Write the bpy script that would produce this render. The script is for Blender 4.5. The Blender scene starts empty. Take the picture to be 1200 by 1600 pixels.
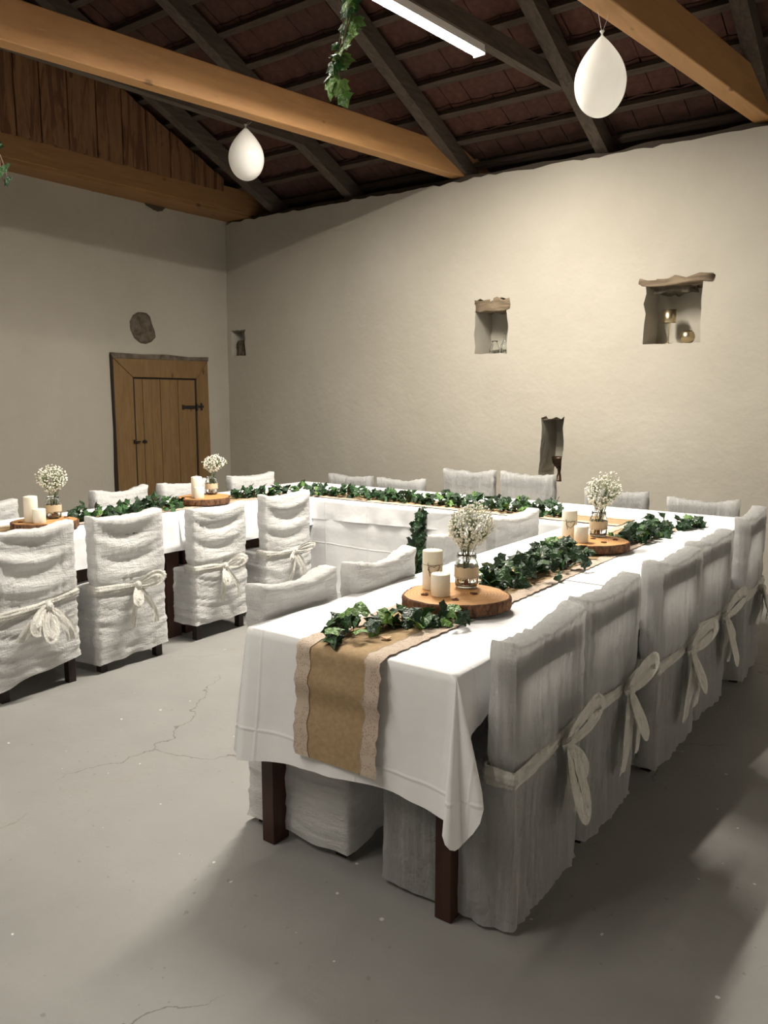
import bpy, bmesh, math, random
from mathutils import Vector, Matrix, noise
R = math.radians
C = bpy.context.scene.collection
SC = bpy.context.scene

# ---------------------------------------------------------------- camera
cam = bpy.data.cameras.new('camera'); co = bpy.data.objects.new('camera', cam); C.objects.link(co)
cam.sensor_fit = 'VERTICAL'; cam.sensor_height = 36.0; cam.lens = 28.315
yaw, pitch, roll = R(36.203), R(8.1686), R(0.0738)
fwd = Vector((-math.sin(yaw)*math.cos(pitch), math.cos(yaw)*math.cos(pitch), -math.sin(pitch)))
rt0 = Vector((math.cos(yaw), math.sin(yaw), 0)); up0 = rt0.cross(fwd)
rt = rt0*math.cos(roll)+up0*math.sin(roll); up = -rt0*math.sin(roll)+up0*math.cos(roll)
m = Matrix((rt, up, -fwd)).transposed().to_4x4(); m.translation = (0, 0, 1.5248)
co.matrix_world = m; cam.clip_start = 0.05; SC.camera = co
# ---------------------------------------------------------------- world, light, exposure
w = bpy.data.worlds.new('world'); SC.world = w; w.use_nodes = True
w.node_tree.nodes['Background'].inputs[0].default_value = (0.5, 0.55, 0.6, 1)
w.node_tree.nodes['Background'].inputs[1].default_value = 0.02
SC.view_settings.view_transform = 'Standard'; SC.view_settings.look = 'None'
SC.view_settings.gamma = 1.0; SC.view_settings.use_curve_mapping = False
SC.view_settings.exposure = 1.2
TUBE_COLOR = (1.0, 0.93, 0.82)
TUBE_MAIN = 375.0      # the tube in view
TUBE_REAR = 55.0
TUBE_FILL = 38.0  # unseen tube added as fill light from the side
TUBE_NEXT = 38.0      # unseen tube in line behind the visible one, dimmed to balance the floor      # its twin over the camera's side of the room

# ---------------------------------------------------------------- node helpers
def mat(name, col, rough=0.6, spec=0.5, metal=0.0, trans=0.0, ior=1.45):
    M = bpy.data.materials.new(name); M.use_nodes = True
    b = M.node_tree.nodes['Principled BSDF']
    b.inputs['Base Color'].default_value = (*col, 1); b.inputs['Roughness'].default_value = rough
    b.inputs['Specular IOR Level'].default_value = spec; b.inputs['Metallic'].default_value = metal
    b.inputs['Transmission Weight'].default_value = trans; b.inputs['IOR'].default_value = ior
    return M
class NT:
    def __init__(s, M): s.t = M.node_tree; s.b = s.t.nodes['Principled BSDF']; s.bumps = None
    def n(s, typ, **kw):
        x = s.t.nodes.new(typ)
        for k, v in kw.items(): setattr(x, k, v)
        return x
    def l(s, a, b): s.t.links.new(a, b)
    def coord(s, scale=(1, 1, 1), kind='Object', rot=(0, 0, 0)):
        c = s.n('ShaderNodeTexCoord'); mp = s.n('ShaderNodeMapping'); mp.inputs['Scale'].default_value = scale
        mp.inputs['Rotation'].default_value = rot
        s.l(c.outputs[kind], mp.inputs['Vector']); return mp.outputs[0]
    def noise(s, vec, scale, detail=4, rough=0.55, dist=0.0):
        x = s.n('ShaderNodeTexNoise'); x.inputs['Scale'].default_value = scale; x.inputs['Detail'].default_value = detail
        x.inputs['Roughness'].default_value = rough; x.inputs['Distortion'].default_value = dist
        s.l(vec, x.inputs['Vector']); return x.outputs['Fac']
    def ramp(s, fac, stops):
        x = s.n('ShaderNodeValToRGB'); e = x.color_ramp.elements
        while len(e) < len(stops): e.new(0.5)
        for k, (p, c) in enumerate(stops):
            e[k].position = p; e[k].color = (*c, 1) if len(c) == 3 else c
        s.l(fac, x.inputs[0]); return x.outputs[0]
    def mix(s, fac, a, b, mode='MIX'):
        x = s.n('ShaderNodeMix', data_type='RGBA', blend_type=mode)
        if isinstance(fac, (int, float)): x.inputs[0].default_value = fac
        else: s.l(fac, x.inputs[0])
        for i, v in ((6, a), (7, b)):
            if isinstance(v, tuple): x.inputs[i].default_value = (*v, 1)
            else: s.l(v, x.inputs[i])
        return x.outputs[2]
    def math(s, op, a, b=None, c=None):
        x = s.n('ShaderNodeMath', operation=op)
        for i, v in enumerate((a, b, c)):
            if v is None: continue
            if isinstance(v, (int, float)): x.inputs[i].default_value = v
            else: s.l(v, x.inputs[i])
        return x.outputs[0]
    def color(s, c): s.l(c, s.b.inputs['Base Color'])
    def bump(s, h, strength, dist=0.01):
        x = s.n('ShaderNodeBump'); x.inputs['Strength'].default_value = strength; x.inputs['Distance'].default_value = dist
        s.l(h, x.inputs['Height'])
        if s.bumps is not None: s.l(s.bumps, x.inputs['Normal'])
        s.bumps = x.outputs[0]; s.l(x.outputs[0], s.b.inputs['Normal'])
    def sep(s, v):
        x = s.n('ShaderNodeSeparateXYZ'); s.l(v, x.inputs[0]); return x.outputs

def m_plaster():
    M = mat('limewashed_plaster', (0.62, 0.57, 0.49), 0.9, 0.2); t = NT(M); v = t.coord()
    n1 = t.noise(v, 0.9, 5, 0.6); n2 = t.noise(v, 14, 4, 0.6); n3 = t.noise(v, 90, 2)
    c = t.ramp(n1, [(0.3, (0.372, 0.345, 0.29)), (0.7, (0.42, 0.393, 0.338))])
    sp = t.ramp(t.noise(v, 9, 2, 0.5), [(0.70, (0, 0, 0)), (0.76, (1, 1, 1))])
    t.color(t.mix(t.math('MULTIPLY', sp, 0.18), c, (0.45, 0.40, 0.33)))
    t.bump(n1, 0.5, 0.05); t.bump(n2, 0.16, 0.02); t.bump(n3, 0.10, 0.004); return M
def m_floor():
    M = mat('painted_concrete', (0.32, 0.31, 0.3), 0.55, 0.35); t = NT(M); v = t.coord()
    n1 = t.noise(v, 1.1, 6, 0.6); c = t.ramp(n1, [(0.3, (0.205, 0.20, 0.19)), (0.7, (0.265, 0.26, 0.248))])
    st = t.ramp(t.noise(v, 3.2, 6, 0.7, 0.6), [(0.56, (0, 0, 0)), (0.78, (1, 1, 1))])
    c = t.mix(t.math('MULTIPLY', st, 0.35), c, (0.25, 0.225, 0.19))
    # hairline cracks
    vo = t.n('ShaderNodeTexVoronoi', feature='DISTANCE_TO_EDGE'); vo.inputs['Scale'].default_value = 0.72
    nz = t.n('ShaderNodeTexNoise'); nz.inputs['Scale'].default_value = 5; nz.inputs['Detail'].default_value = 6; t.l(v, nz.inputs['Vector'])
    ad = t.n('ShaderNodeMixRGB'); ad.blend_type = 'LINEAR_LIGHT'; ad.inputs[0].default_value = 0.12
    t.l(v, ad.inputs[1]); t.l(nz.outputs['Color'], ad.inputs[2]); t.l(ad.outputs[0], vo.inputs['Vector'])
    cr = t.math('LESS_THAN', vo.outputs['Distance'], 0.0016)
    mask = t.ramp(t.noise(v, 0.8, 2), [(0.50, (0, 0, 0)), (0.55, (1, 1, 1))])
    cr = t.math('MULTIPLY', t.math('MULTIPLY', cr, mask), 0.75)
    c = t.mix(cr, c, (0.10, 0.09, 0.08))
    # flecks: dark scuffs and white paint specks
    d = t.math('GREATER_THAN', t.noise(v, 38, 2, 0.4), 0.735); c = t.mix(t.math('MULTIPLY', d, 0.55), c, (0.14, 0.13, 0.12))
    v2 = t.coord((1, 1, 1), rot=(0, 0, 1.1))
    d = t.math('GREATER_THAN', t.noise(v2, 30, 1, 0.3), 0.80); c = t.mix(t.math('MULTIPLY', d, 0.6), c, (0.7, 0.7, 0.68))
    t.color(c); t.bump(t.noise(v, 26, 4, 0.6), 0.10, 0.01); t.bump(n1, 0.2, 0.02)
    t.l(t.ramp(st, [(0, (0.5,)*3), (1, (0.7,)*3)]), t.b.inputs['Roughness']); return M
def m_wood(name, dark, light, axis='Y', scale=9, rough=0.6, knots=True, contrast=1.0, blotch=None):
    M = mat(name, light, rough, 0.3); t = NT(M)
    sc = {'X': (0.12, 1, 1), 'Y': (1, 0.12, 1), 'Z': (1, 1, 0.12)}[axis]
    oi = t.n('ShaderNodeObjectInfo'); c0 = t.n('ShaderNodeTexCoord'); ad = t.n('ShaderNodeVectorMath', operation='ADD')
    ml = t.n('ShaderNodeVectorMath', operation='SCALE'); cb = t.n('ShaderNodeCombineXYZ')
    t.l(oi.outputs['Random'], cb.inputs[0]); t.l(oi.outputs['Random'], cb.inputs[1]); t.l(oi.outputs['Random'], cb.inputs[2])
    t.l(cb.outputs[0], ml.inputs[0]); ml.inputs['Scale'].default_value = 37
    t.l(c0.outputs['Object'], ad.inputs[0]); t.l(ml.outputs[0], ad.inputs[1])
    mp = t.n('ShaderNodeMapping'); mp.inputs['Scale'].default_value = sc; t.l(ad.outputs[0], mp.inputs['Vector']); v = mp.outputs[0]
    g = t.noise(v, scale*3.2, 6, 0.65, 0.8); g2 = t.noise(v, scale*0.7, 3, 0.5, 1.2)
    c = t.ramp(g, [(0.5-0.2/contrast, dark), (0.5+0.14/contrast, light)])
    c = t.mix(t.math('MULTIPLY', t.ramp(g2, [(0.35, (0, 0, 0)), (0.65, (1, 1, 1))]), 0.35), c, tuple(x*0.72 for x in light))
    if blotch:
        bl = t.ramp(t.noise(v, scale*1.1, 4, 0.6, 1.5), [(0.50, (0, 0, 0)), (0.56, (1, 1, 1))]); c = t.mix(t.math('MULTIPLY', bl, 0.9), c, blotch)
    if knots:
        mp2 = t.n('ShaderNodeMapping'); mp2.inputs['Scale'].default_value = {'X': (.5, 1, 1), 'Y': (1, .5, 1), 'Z': (1, 1, .5)}[axis]; t.l(ad.outputs[0], mp2.inputs['Vector'])
        vo = t.n('ShaderNodeTexVoronoi'); vo.inputs['Scale'].default_value = 5.0; t.l(mp2.outputs[0], vo.inputs['Vector'])
        k = t.ramp(vo.outputs['Distance'], [(0.075, (1, 1, 1)), (0.115, (0, 0, 0))]); c = t.mix(t.math('MULTIPLY', k, 0.75), c, tuple(x*0.3 for x in dark))
    t.color(c); t.bump(g, 0.25, 0.006); return M
def m_cloth():
    M = mat('white_damask_tablecloth', (0.84, 0.845, 0.86), 0.62, 0.3); t = NT(M); v = t.coord()
    M.node_tree.nodes['Principled BSDF'].inputs['Sheen Weight'].default_value = 0.15
    s = t.sep(v); h = None
    wob = t.noise(v, 2.2, 2)
    for i, (per, off) in enumerate(((0.405, 0.12), (0.44, 0.165), (0.36, 0.17))):
        a = t.math('ADD', s[i], t.math('MULTIPLY', wob, 0.03))
        f = t.math('ABSOLUTE', t.math('SUBTRACT', t.math('FRACT', t.math('DIVIDE', t.math('ADD', a, off+10), per)), 0.5))
        r = t.math('MAXIMUM', t.math('SUBTRACT', 1.0, t.math('MULTIPLY', f, per/0.008)), 0.0)
        h = r if h is None else t.math('MAXIMUM', h, r)
    t.bump(h, 0.5, 0.004); t.bump(t.noise(v, 5, 3, 0.5), 0.35, 0.03); t.bump(t.noise(v, 600, 1), 0.05, 0.001); return M
def m_crepe(name, col, dirn, tl=None):
    tl = tl or (0.64 if dirn == 'V' else 0.34)
    M = mat(name, col, 0.48, 0.4); t = NT(M)
    b = t.b; b.inputs['Sheen Weight'].default_value = 0.25
    vs = t.coord((1, 1, 0.07) if dirn == 'V' else (0.12, 0.12, 1))
    t.bump(t.noise(vs, 38 if dirn == 'V' else 22, 6, 0.75, 1.4), 0.9 if dirn == 'V' else 0.8, 0.018 if dirn == 'V' else 0.014)
    t.bump(t.noise(t.coord((1, 1, 0.13)), 110, 4, 0.65, 0.6), 0.7, 0.005)
    v = t.coord(); t.bump(t.noise(v, 11, 5, 0.65, 1.2), 0.6, 0.018)
    c = t.ramp(t.noise(vs, 60, 3), [(0.3, tuple(x*0.93 for x in col)), (0.7, col)]); t.color(c)
    tr = t.n('ShaderNodeBsdfTranslucent'); mx = t.n('ShaderNodeMixShader'); mx.inputs[0].default_value = tl
    t.l(t.bumps, tr.inputs['Normal']); t.l(c, tr.inputs['Color']); t.l(t.b.outputs[0], mx.inputs[1]); t.l(tr.outputs[0], mx.inputs[2])
    t.l(mx.outputs[0], M.node_tree.nodes['Material Output'].inputs['Surface']); return M
def m_burlap():
    M = mat('burlap', (0.43, 0.30, 0.18), 0.9, 0.1); t = NT(M); v = t.coord(); s = t.sep(v)
    wx = t.math('SINE', t.math('MULTIPLY', s[0], 1700)); wy = t.math('SINE', t.math('MULTIPLY', t.math('ADD', s[1], s[2]), 1700))
    h = t.math('MULTIPLY', wx, wy)
    n = t.noise(v, 60, 4, 0.7); c = t.ramp(n, [(0.3, (0.34, 0.24, 0.135)), (0.7, (0.46, 0.335, 0.20))])
    t.color(t.mix(t.math('MULTIPLY', t.ramp(h, [(0, (0, 0, 0)), (1, (1, 1, 1))]), 0.25), c, (0.22, 0.14, 0.08)))
    t.bump(h, 0.4, 0.001); t.bump(t.noise(v, 9, 3), 0.3, 0.015); return M
def m_lace():
    M = mat('lace', (0.74, 0.66, 0.58), 0.8, 0.2); t = NT(M); v = t.coord()
    vo = t.n('ShaderNodeTexVoronoi', feature='DISTANCE_TO_EDGE'); vo.inputs['Scale'].default_value = 120; t.l(v, vo.inputs['Vector'])
    hole = t.math('GREATER_THAN', vo.outputs['Distance'], 0.13)
    fl = t.ramp(t.noise(v, 24, 2, 0.5, 1.5), [(0.50, (1, 1, 1)), (0.54, (.15, .15, .15))])
    t.color(t.mix(t.math('MULTIPLY', t.math('MULTIPLY', hole, fl), 0.75), (0.54, 0.45, 0.37), (0.37, 0.28, 0.20)))
    t.bump(vo.outputs['Distance'], 0.4, 0.002); return M
def m_slice():
    M = mat('sawn_slice_face', (0.55, 0.3, 0.12), 0.55, 0.35); t = NT(M); v = t.coord()
    s = t.sep(v); rr = t.math('SQRT', t.math('ADD', t.math('MULTIPLY', s[0], s[0]), t.math('MULTIPLY', s[1], s[1])))
    rr = t.math('ADD', rr, t.math('MULTIPLY', t.noise(v, 9, 3), 0.03))
    g = t.math('SINE', t.math('MULTIPLY', rr, 520)); c = t.ramp(g, [(0.0, (0.52, 0.27, 0.10)), (1, (0.64, 0.37, 0.16))])
    c = t.mix(t.ramp(t.noise(v, 14, 4), [(0.4, (0, 0, 0)), (0.75, (0.6, 0.6, 0.6))]), c, (0.38, 0.18, 0.07))
    t.color(c); t.bump(g, 0.15, 0.002); return M
def m_bark():
    M = mat('bark', (0.14, 0.07, 0.04), 0.85, 0.2); t = NT(M); v = t.coord((1, 1, 0.5))
    n = t.noise(v, 45, 5, 0.7, 0.6); t.color(t.ramp(n, [(0.35, (0.05, 0.028, 0.018)), (0.65, (0.24, 0.12, 0.065))])); t.bump(n, 0.9, 0.01); return M
def m_tile():
    M = mat('clay_roof_tile', (0.2, 0.09, 0.07), 0.85, 0.2); t = NT(M); v = t.coord()
    oi = t.n('ShaderNodeObjectInfo'); n = t.noise(v, 11, 4, 0.7)
    c = t.ramp(n, [(0.3, (0.06, 0.028, 0.021)), (0.7, (0.12, 0.052, 0.038))])
    t.color(t.mix(t.math('MULTIPLY', oi.outputs['Random'], 0.4), c, (0.055, 0.042, 0.036))); t.bump(n, 0.4, 0.01); return M
def m_leaf(name, a, b, back=False):
    M = mat(name, a, 0.38, 0.5); t = NT(M); v = t.coord()
    oi = t.n('ShaderNodeObjectInfo')
    c = t.mix(oi.outputs['Random'], a, b)
    vein = t.math('ABSOLUTE', t.sep(v)[0]); vm = t.ramp(vein, [(0.0, (1, 1, 1)), (0.03, (0, 0, 0))])
    t.color(t.mix(t.math('MULTIPLY', vm, 0.4), c, tuple(x*2+0.02 for x in b))); t.bump(t.noise(v, 5, 3), 0.3, 0.1)
    t.b.inputs['Subsurface Weight'].default_value = 0.0; return M
def m_stone():
    M = mat('rubble_stone', (0.2, 0.17, 0.14), 0.9, 0.2); t = NT(M); v = t.coord()
    n = t.noise(v, 12, 6, 0.75); t.color(t.ramp(n, [(0.32, (0.06, 0.048, 0.036)), (0.62, (0.17, 0.14, 0.105))])); t.bump(n, 0.9, 0.03); return M
def m_emit(name, col, st):
    M = mat(name, (0.9, 0.9, 0.9), 0.4); b = M.node_tree.nodes['Principled BSDF']
    b.inputs['Emission Color'].default_value = (*col, 1); b.inputs['Emission Strength'].default_value = st; return M
def m_candle():
    M = mat('ivory_wax', (0.86, 0.80, 0.66), 0.45, 0.4); b = M.node_tree.nodes['Principled BSDF']
    b.inputs['Subsurface Weight'].default_value = 0.15; b.inputs['Subsurface Radius'].default_value = (0.02, 0.012, 0.006); return M
def m_balloon():
    M = mat('white_latex', (0.83, 0.82, 0.79), 0.22, 0.5); b = M.node_tree.nodes['Principled BSDF']
    t = NT(M); tr = t.n('ShaderNodeBsdfTranslucent'); tr.inputs['Color'].default_value = (0.88, 0.87, 0.84, 1); mx = t.n('ShaderNodeMixShader'); mx.inputs[0].default_value = 0.5
    t.l(t.b.outputs[0], mx.inputs[1]); t.l(tr.outputs[0], mx.inputs[2]); t.l(mx.outputs[0], M.node_tree.nodes['Material Output'].inputs['Surface']); return M

BOUNCE_WHITE = mat('bounce_white', (0.89, 0.87, 0.83), 0.9, 0.2); PLASTER = m_plaster(); FLOOR = m_floor(); CLOTH = m_cloth()
CREPE_V = m_crepe('crinkled_crepe_white', (0.92, 0.92, 0.91), 'V'); CREPE_H = m_crepe('crinkled_crepe_white_gathered', (0.92, 0.92, 0.91), 'H')
SASH = m_crepe('ivory_sash', (0.94, 0.92, 0.85), 'V', 0.18)
BURLAP = m_burlap(); LACE = m_lace(); SLICE = m_slice(); BARK = m_bark(); TILE = m_tile(); STONE = m_stone()
BEAM = m_wood('planed_pine_beam', (0.40, 0.21, 0.085), (0.52, 0.285, 0.12), 'Y', 6, 0.55, True, 0.8)
BEAM_DARK = m_wood('dark_pine_beam', (0.22, 0.115, 0.045), (0.31, 0.165, 0.068), 'Y', 6, 0.65, True, 0.8)  # same pine in a darker tone, for the door-wall beam and plate
RAFTER = m_wood('old_rafter', (0.055, 0.043, 0.033), (0.115, 0.09, 0.07), 'Y', 9, 0.85, False)
BATTEN = m_wood('old_batten', (0.045, 0.032, 0.024), (0.095, 0.07, 0.052), 'X', 9, 0.85, False)
GABLE = m_wood('rough_gable_board', (0.15, 0.075, 0.036), (0.25, 0.13, 0.062), 'Z', 7, 0.8, True, 1.0, (0.11, 0.05, 0.025))
DOORW = m_wood('pine_door', (0.145, 0.084, 0.034), (0.205, 0.126, 0.055), 'Z', 8, 0.6, True)
DARKW = m_wood('dark_mahogany_stain', (0.030, 0.013, 0.009), (0.062, 0.027, 0.018), 'Z', 8, 0.4, False)
BLACKW = m_wood('black_brown_wood', (0.014, 0.009, 0.007), (0.03, 0.02, 0.016), 'Z', 8, 0.5, False)
LINTEL = m_wood('weathered_lintel', (0.09, 0.065, 0.042), (0.24, 0.185, 0.125), 'X', 9, 0.9, False, 1.2)
LEAF_D = m_leaf('ivy_leaf_dark', (0.008, 0.028, 0.009), (0.016, 0.052, 0.015)); LEAF_M = m_leaf('ivy_leaf_mid', (0.016, 0.058, 0.014), (0.034, 0.10, 0.024))
LEAF_L = m_leaf('ivy_leaf_pale', (0.09, 0.19, 0.045), (0.16, 0.29, 0.07))
STEM = mat('ivy_stem', (0.16, 0.10, 0.05), 0.7); GSTEM = mat('flower_stem', (0.16, 0.20, 0.09), 0.7)
BAND = mat('cream_linen_band', (0.62, 0.53, 0.38), 0.85, 0.2); BLOOM = mat('tiny_white_petals', (0.90, 0.87, 0.76), 0.8)
WAX = m_candle(); WICK = mat('wick', (0.5, 0.45, 0.38), 0.8)
GLASS = mat('clear_glass', (0.95, 0.97, 0.96), 0.03, 0.5, 0, 1.0, 1.45); WATER = mat('water', (0.9, 0.93, 0.92), 0.02, 0.5, 0, 1.0, 1.33)
GOLD = mat('brushed_gold', (0.60, 0.50, 0.32), 0.3, 0.5, 1.0); IRON = mat('dark_iron', (0.035, 0.03, 0.027), 0.5, 0.5, 0.6); BRONZE = mat('dark_bronze', (0.05, 0.03, 0.018), 0.4, 0.5, 0.7)
WIRE = mat('rusty_wire', (0.16, 0.08, 0.045), 0.5, 0.5, 0.5); HEART = mat('thin_plywood', (0.60, 0.40, 0.22), 0.7); HEARTD = mat('burnt_plywood_edge', (0.13, 0.05, 0.025), 0.7)
BALLOON = m_balloon(); STRING = mat('ribbon_string', (0.5, 0.47, 0.42), 0.7); PLASTIC = mat('white_plastic', (0.75, 0.75, 0.73), 0.4)
TUBE1 = m_emit('lit_tube', TUBE_COLOR, TUBE_MAIN); TUBE4 = m_emit('lit_tube_weak', TUBE_COLOR, TUBE_NEXT); TUBE3 = m_emit('side_fill_tube', TUBE_COLOR, TUBE_FILL); TUBE2 = m_emit('lit_tube_rear', TUBE_COLOR, TUBE_REAR)
DARKCAV = mat('cavity_shade', (0.07, 0.055, 0.04), 0.95)  # flat dark colour standing in for shade in gaps and holes

# ---------------------------------------------------------------- mesh helpers
class MB:
    def __init__(s): s.v = []; s.f = []; s.mi = []
    def add(s, vs, fs, mi=0):
        o = len(s.v); s.v += [tuple(p) for p in vs]; s.f += [tuple(o+i for i in f) for f in fs]; s.mi += [mi]*len(fs); return s
    def box(s, a, b, mi=0, jit=0, rnd=None):
        xs = [(a[0], b[0]), (a[1], b[1]), (a[2], b[2])]
        vs = [(xs[0][i], xs[1][j], xs[2][k]) for i in (0, 1) for j in (0, 1) for k in (0, 1)]
        if jit: vs = [tuple(c+rnd.uniform(-jit, jit) for c in p) for p in vs]
        return s.add(vs, [(0, 1, 3, 2), (4, 6, 7, 5), (0, 4, 5, 1), (2, 3, 7, 6), (0, 2, 6, 4), (1, 5, 7, 3)], mi)
    def bar(s, p, q, w, h, up=(0, 0, 1), mi=0, seg=1, wob=0, seed=0):
        """box beam from p to q; w sideways, h upward from the p-q line (its bottom centre line)"""
        p = Vector(p); q = Vector(q); d = (q-p).normalized(); sd = d.cross(Vector(up)).normalized(); u = sd.cross(d)
        vs = []; 
        for k in range(seg+1):
            c = p.lerp(q, k/seg)
            for (a, b) in ((-1, 0), (1, 0), (1, 1), (-1, 1)):
                n = noise.noise(Vector((k*0.7, a*3+seed, b*5)))*wob
                vs.append(c+sd*(a*w/2+n)+u*(b*h+n))
        fs = [(0, 3, 2, 1)]
        for k in range(seg):
            o = 4*k
            for i in range(4): fs.append((o+i, o+(i+1) % 4, o+4+(i+1) % 4, o+4+i))
        o = 4*seg; fs.append((o, o+1, o+2, o+3)); return s.add(vs, fs, mi)
    def tube(s, pts, r, n=6, mi=0, closed=False):
        pts = [Vector(p) for p in pts]; rs = r if isinstance(r, (list, tuple)) else [r]*len(pts); vs = []; N = len(pts)
        for i, p in enumerate(pts):
            if closed: d = pts[(i+1) % N]-pts[i-1]
            else: d = pts[min(i+1, N-1)]-pts[max(i-1, 0)]
            d = d.normalized() if d.length > 1e-9 else Vector((0, 0, 1))
            a = d.cross(Vector((0, 0, 1)) if abs(d.z) < 0.9 else Vector((1, 0, 0))).normalized(); b = d.cross(a)
            for k in range(n):
                t = 2*math.pi*k/n; vs.append(p+(a*math.cos(t)+b*math.sin(t))*rs[i])
        fs = []
        for i in range(N if closed else N-1):
            j = (i+1) % N
            for k in range(n): fs.append((i*n+k, i*n+(k+1) % n, j*n+(k+1) % n, j*n+k))
        if not closed: fs += [tuple(range(n))[::-1], tuple((N-1)*n+k for k in range(n))]
        return s.add(vs, fs, mi)
    def lathe(s, prof, n=24, c=(0, 0, 0), mi=0, fn=None):
        vs = []; fs = []
        for (r, z) in prof:
            for k in range(n):
                t = 2*math.pi*k/n; q = r*(fn(t, z) if fn else 1); vs.append((c[0]+q*math.cos(t), c[1]+q*math.sin(t), c[2]+z))
        for i in range(len(prof)-1):
            for k in range(n): fs.append((i*n+k, i*n+(k+1) % n, (i+1)*n+(k+1) % n, (i+1)*n+k))
        if prof[0][0] > 1e-6: fs.append(tuple(range(n))[::-1])
        if prof[-1][0] > 1e-6: fs.append(tuple((len(prof)-1)*n+k for k in range(n)))
        return s.add(vs, fs, mi)
    def grid(s, P, mi=0, flip=False):
        """P[i][j] points"""
        a, b = len(P), len(P[0]); vs = [p for row in P for p in row]; fs = []
        for i in range(a-1):
            for j in range(b-1):
                f = (i*b+j, (i+1)*b+j, (i+1)*b+j+1, i*b+j+1); fs.append(f[::-1] if flip else f)
        return s.add(vs, fs, mi)
    def mesh(s, name, mats, smooth=True):
        me = bpy.data.meshes.new(name); me.from_pydata(s.v, [], s.f)
        for M in (mats if isinstance(mats, (list, tuple)) else [mats]): me.materials.append(M)
        me.polygons.foreach_set('material_index', s.mi)
        bm = bmesh.new(); bm.from_mesh(me); bmesh.ops.remove_doubles(bm, verts=bm.verts, dist=1e-6)
        bmesh.ops.recalc_face_normals(bm, faces=bm.faces); bm.to_mesh(me); bm.free()
        me.polygons.foreach_set('use_smooth', [smooth]*len(me.polygons)); me.update(); return me
    def build(s, name, mats, parent=None, smooth=False, loc=None, **props):
        return link(name, s.mesh(name, mats, smooth), parent, loc, **props)
def link(name, me, parent=None, loc=None, rot=None, **props):
    o = bpy.data.objects.new(name, me); C.objects.link(o)
    if parent: o.parent = parent
    if loc is not None: o.location = loc
    if rot is not None: o.rotation_euler = rot
    for k, v in props.items(): o[k] = v
    return o
def autosmooth(o, ang=40):
    me = o.data; bm = bmesh.new(); bm.from_mesh(me)
    for e in bm.edges: e.smooth = not (len(e.link_faces) == 2 and e.calc_face_angle(0) > R(ang))
    for f in bm.faces: f.smooth = True
    bm.to_mesh(me); bm.free(); return o
def bevel(o, wdt=0.003, seg=2):
    md = o.modifiers.new('bevel', 'BEVEL'); md.width = wdt; md.segments = seg; md.limit_method = 'ANGLE'; return o
def thing(name, label, cat, loc=(0, 0, 0), rz=0, group=None):
    o = bpy.data.objects.new(name, None); C.objects.link(o); o.location = loc; o.rotation_euler = (0, 0, rz)
    o.empty_display_size = 0.1; o['label'] = label; o['category'] = cat
    if group: o['group'] = group
    return o
def structure(name, loc=None):
    pass

# ---------------------------------------------------------------- room shell
XL, YB, XR, YF = -6.848, 6.388, 1.35, -5.0
floor = MB().grid([[(x, y, 0) for y in (YF, YB+0.3)] for x in (XL-0.3, XR)]).build('floor', FLOOR, kind='structure')
TOP = 3.40
def rag(x): return 0.020*noise.noise(Vector((x*2.1, 3, 0)))+0.022*noise.noise(Vector((x*9, 7, 0)))+0.012*noise.noise(Vector((x*31, 1, 0)))
def wall_slab(name, p0, p1, thick, top, seed, res=0.07, amp=0.02):
    """front face runs from p0 to p1 (plan), body behind it to the left of the walking direction"""
    p0 = Vector((*p0, 0)); p1 = Vector((*p1, 0)); L = (p1-p0).length; d = (p1-p0)/L; nb = Vector((-d.y, d.x, 0))
    nx = int(L/res); nz = int(top/res); mb = MB()
    def P(i, k, back):
        u = L*i/nx; z = top*k/nz; r = rag(u+seed)*1.0
        z2 = z+(r if k == nz else 0)
        off = amp*noise.noise(Vector((u*0.9+seed, z*0.9, seed)))+0.006*noise.noise(Vector((u*4+seed, z*4, seed)))
        if k == nz: off -= 0.0
        return p0+d*u+nb*(thick if back else -off*0.5)+Vector((0, 0, z2))
    F = [[P(i, k, 0) for k in range(nz+1)] for i in range(nx+1)]; B = [[P(i, k, 1) for k in range(nz+1)] for i in range(nx+1)]
    mb.grid(F); mb.grid(B); mb.grid([[F[i][nz], B[i][nz]] for i in range(nx+1)]); mb.grid([[F[i][0], B[i][0]] for i in range(nx+1)])
    mb.grid([F[0], B[0]]); mb.grid([F[nx], B[nx]])
    return mb
wb = wall_slab('wall_back', (XL-0.6, YB), (XR+0.3, YB), 0.6, TOP, 2.0)
wall_back = wb.build('wall_back', PLASTER, None, True, kind='structure')
def cutter(x0, x1, z0, z1, depth, seed, jag=0.012):
    pts = []; rnd = random.Random(seed)
    def edge(a, b, n, j):
        for k in range(n):
            t = k/n; pts.append((a[0]+(b[0]-a[0])*t+rnd.uniform(-j, j), a[1]+(b[1]-a[1])*t+rnd.uniform(-j, j)))
    edge((x0, z0), (x1, z0), 5, jag*0.25); edge((x1, z0), (x1, z1), 6, jag); edge((x1, z1), (x0, z1), 6, jag*1.3); edge((x0, z1), (x0, z0), 6, jag)
    cx, cz = (x0+x1)/2, (z0+z1)/2; P = []
    for y, sc in ((YB-0.2, 1.03), (YB-0.02, 1.03), (YB+0.03, 1.0), (YB+depth, 0.97)):
        P.append([(cx+(px-cx)*sc, y, cz+(pz-cz)*sc if pz > z0+0.03 else pz) for px, pz in pts+[pts[0]]])
    mb = MB().grid(P); n = len(pts)
    mb.add([P[0][i] for i in range(n)], [tuple(range(n))]); mb.add([P[-1][i] for i in range(n)], [tuple(range(n))])
    return mb.build('cutter', PLASTER)
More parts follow.
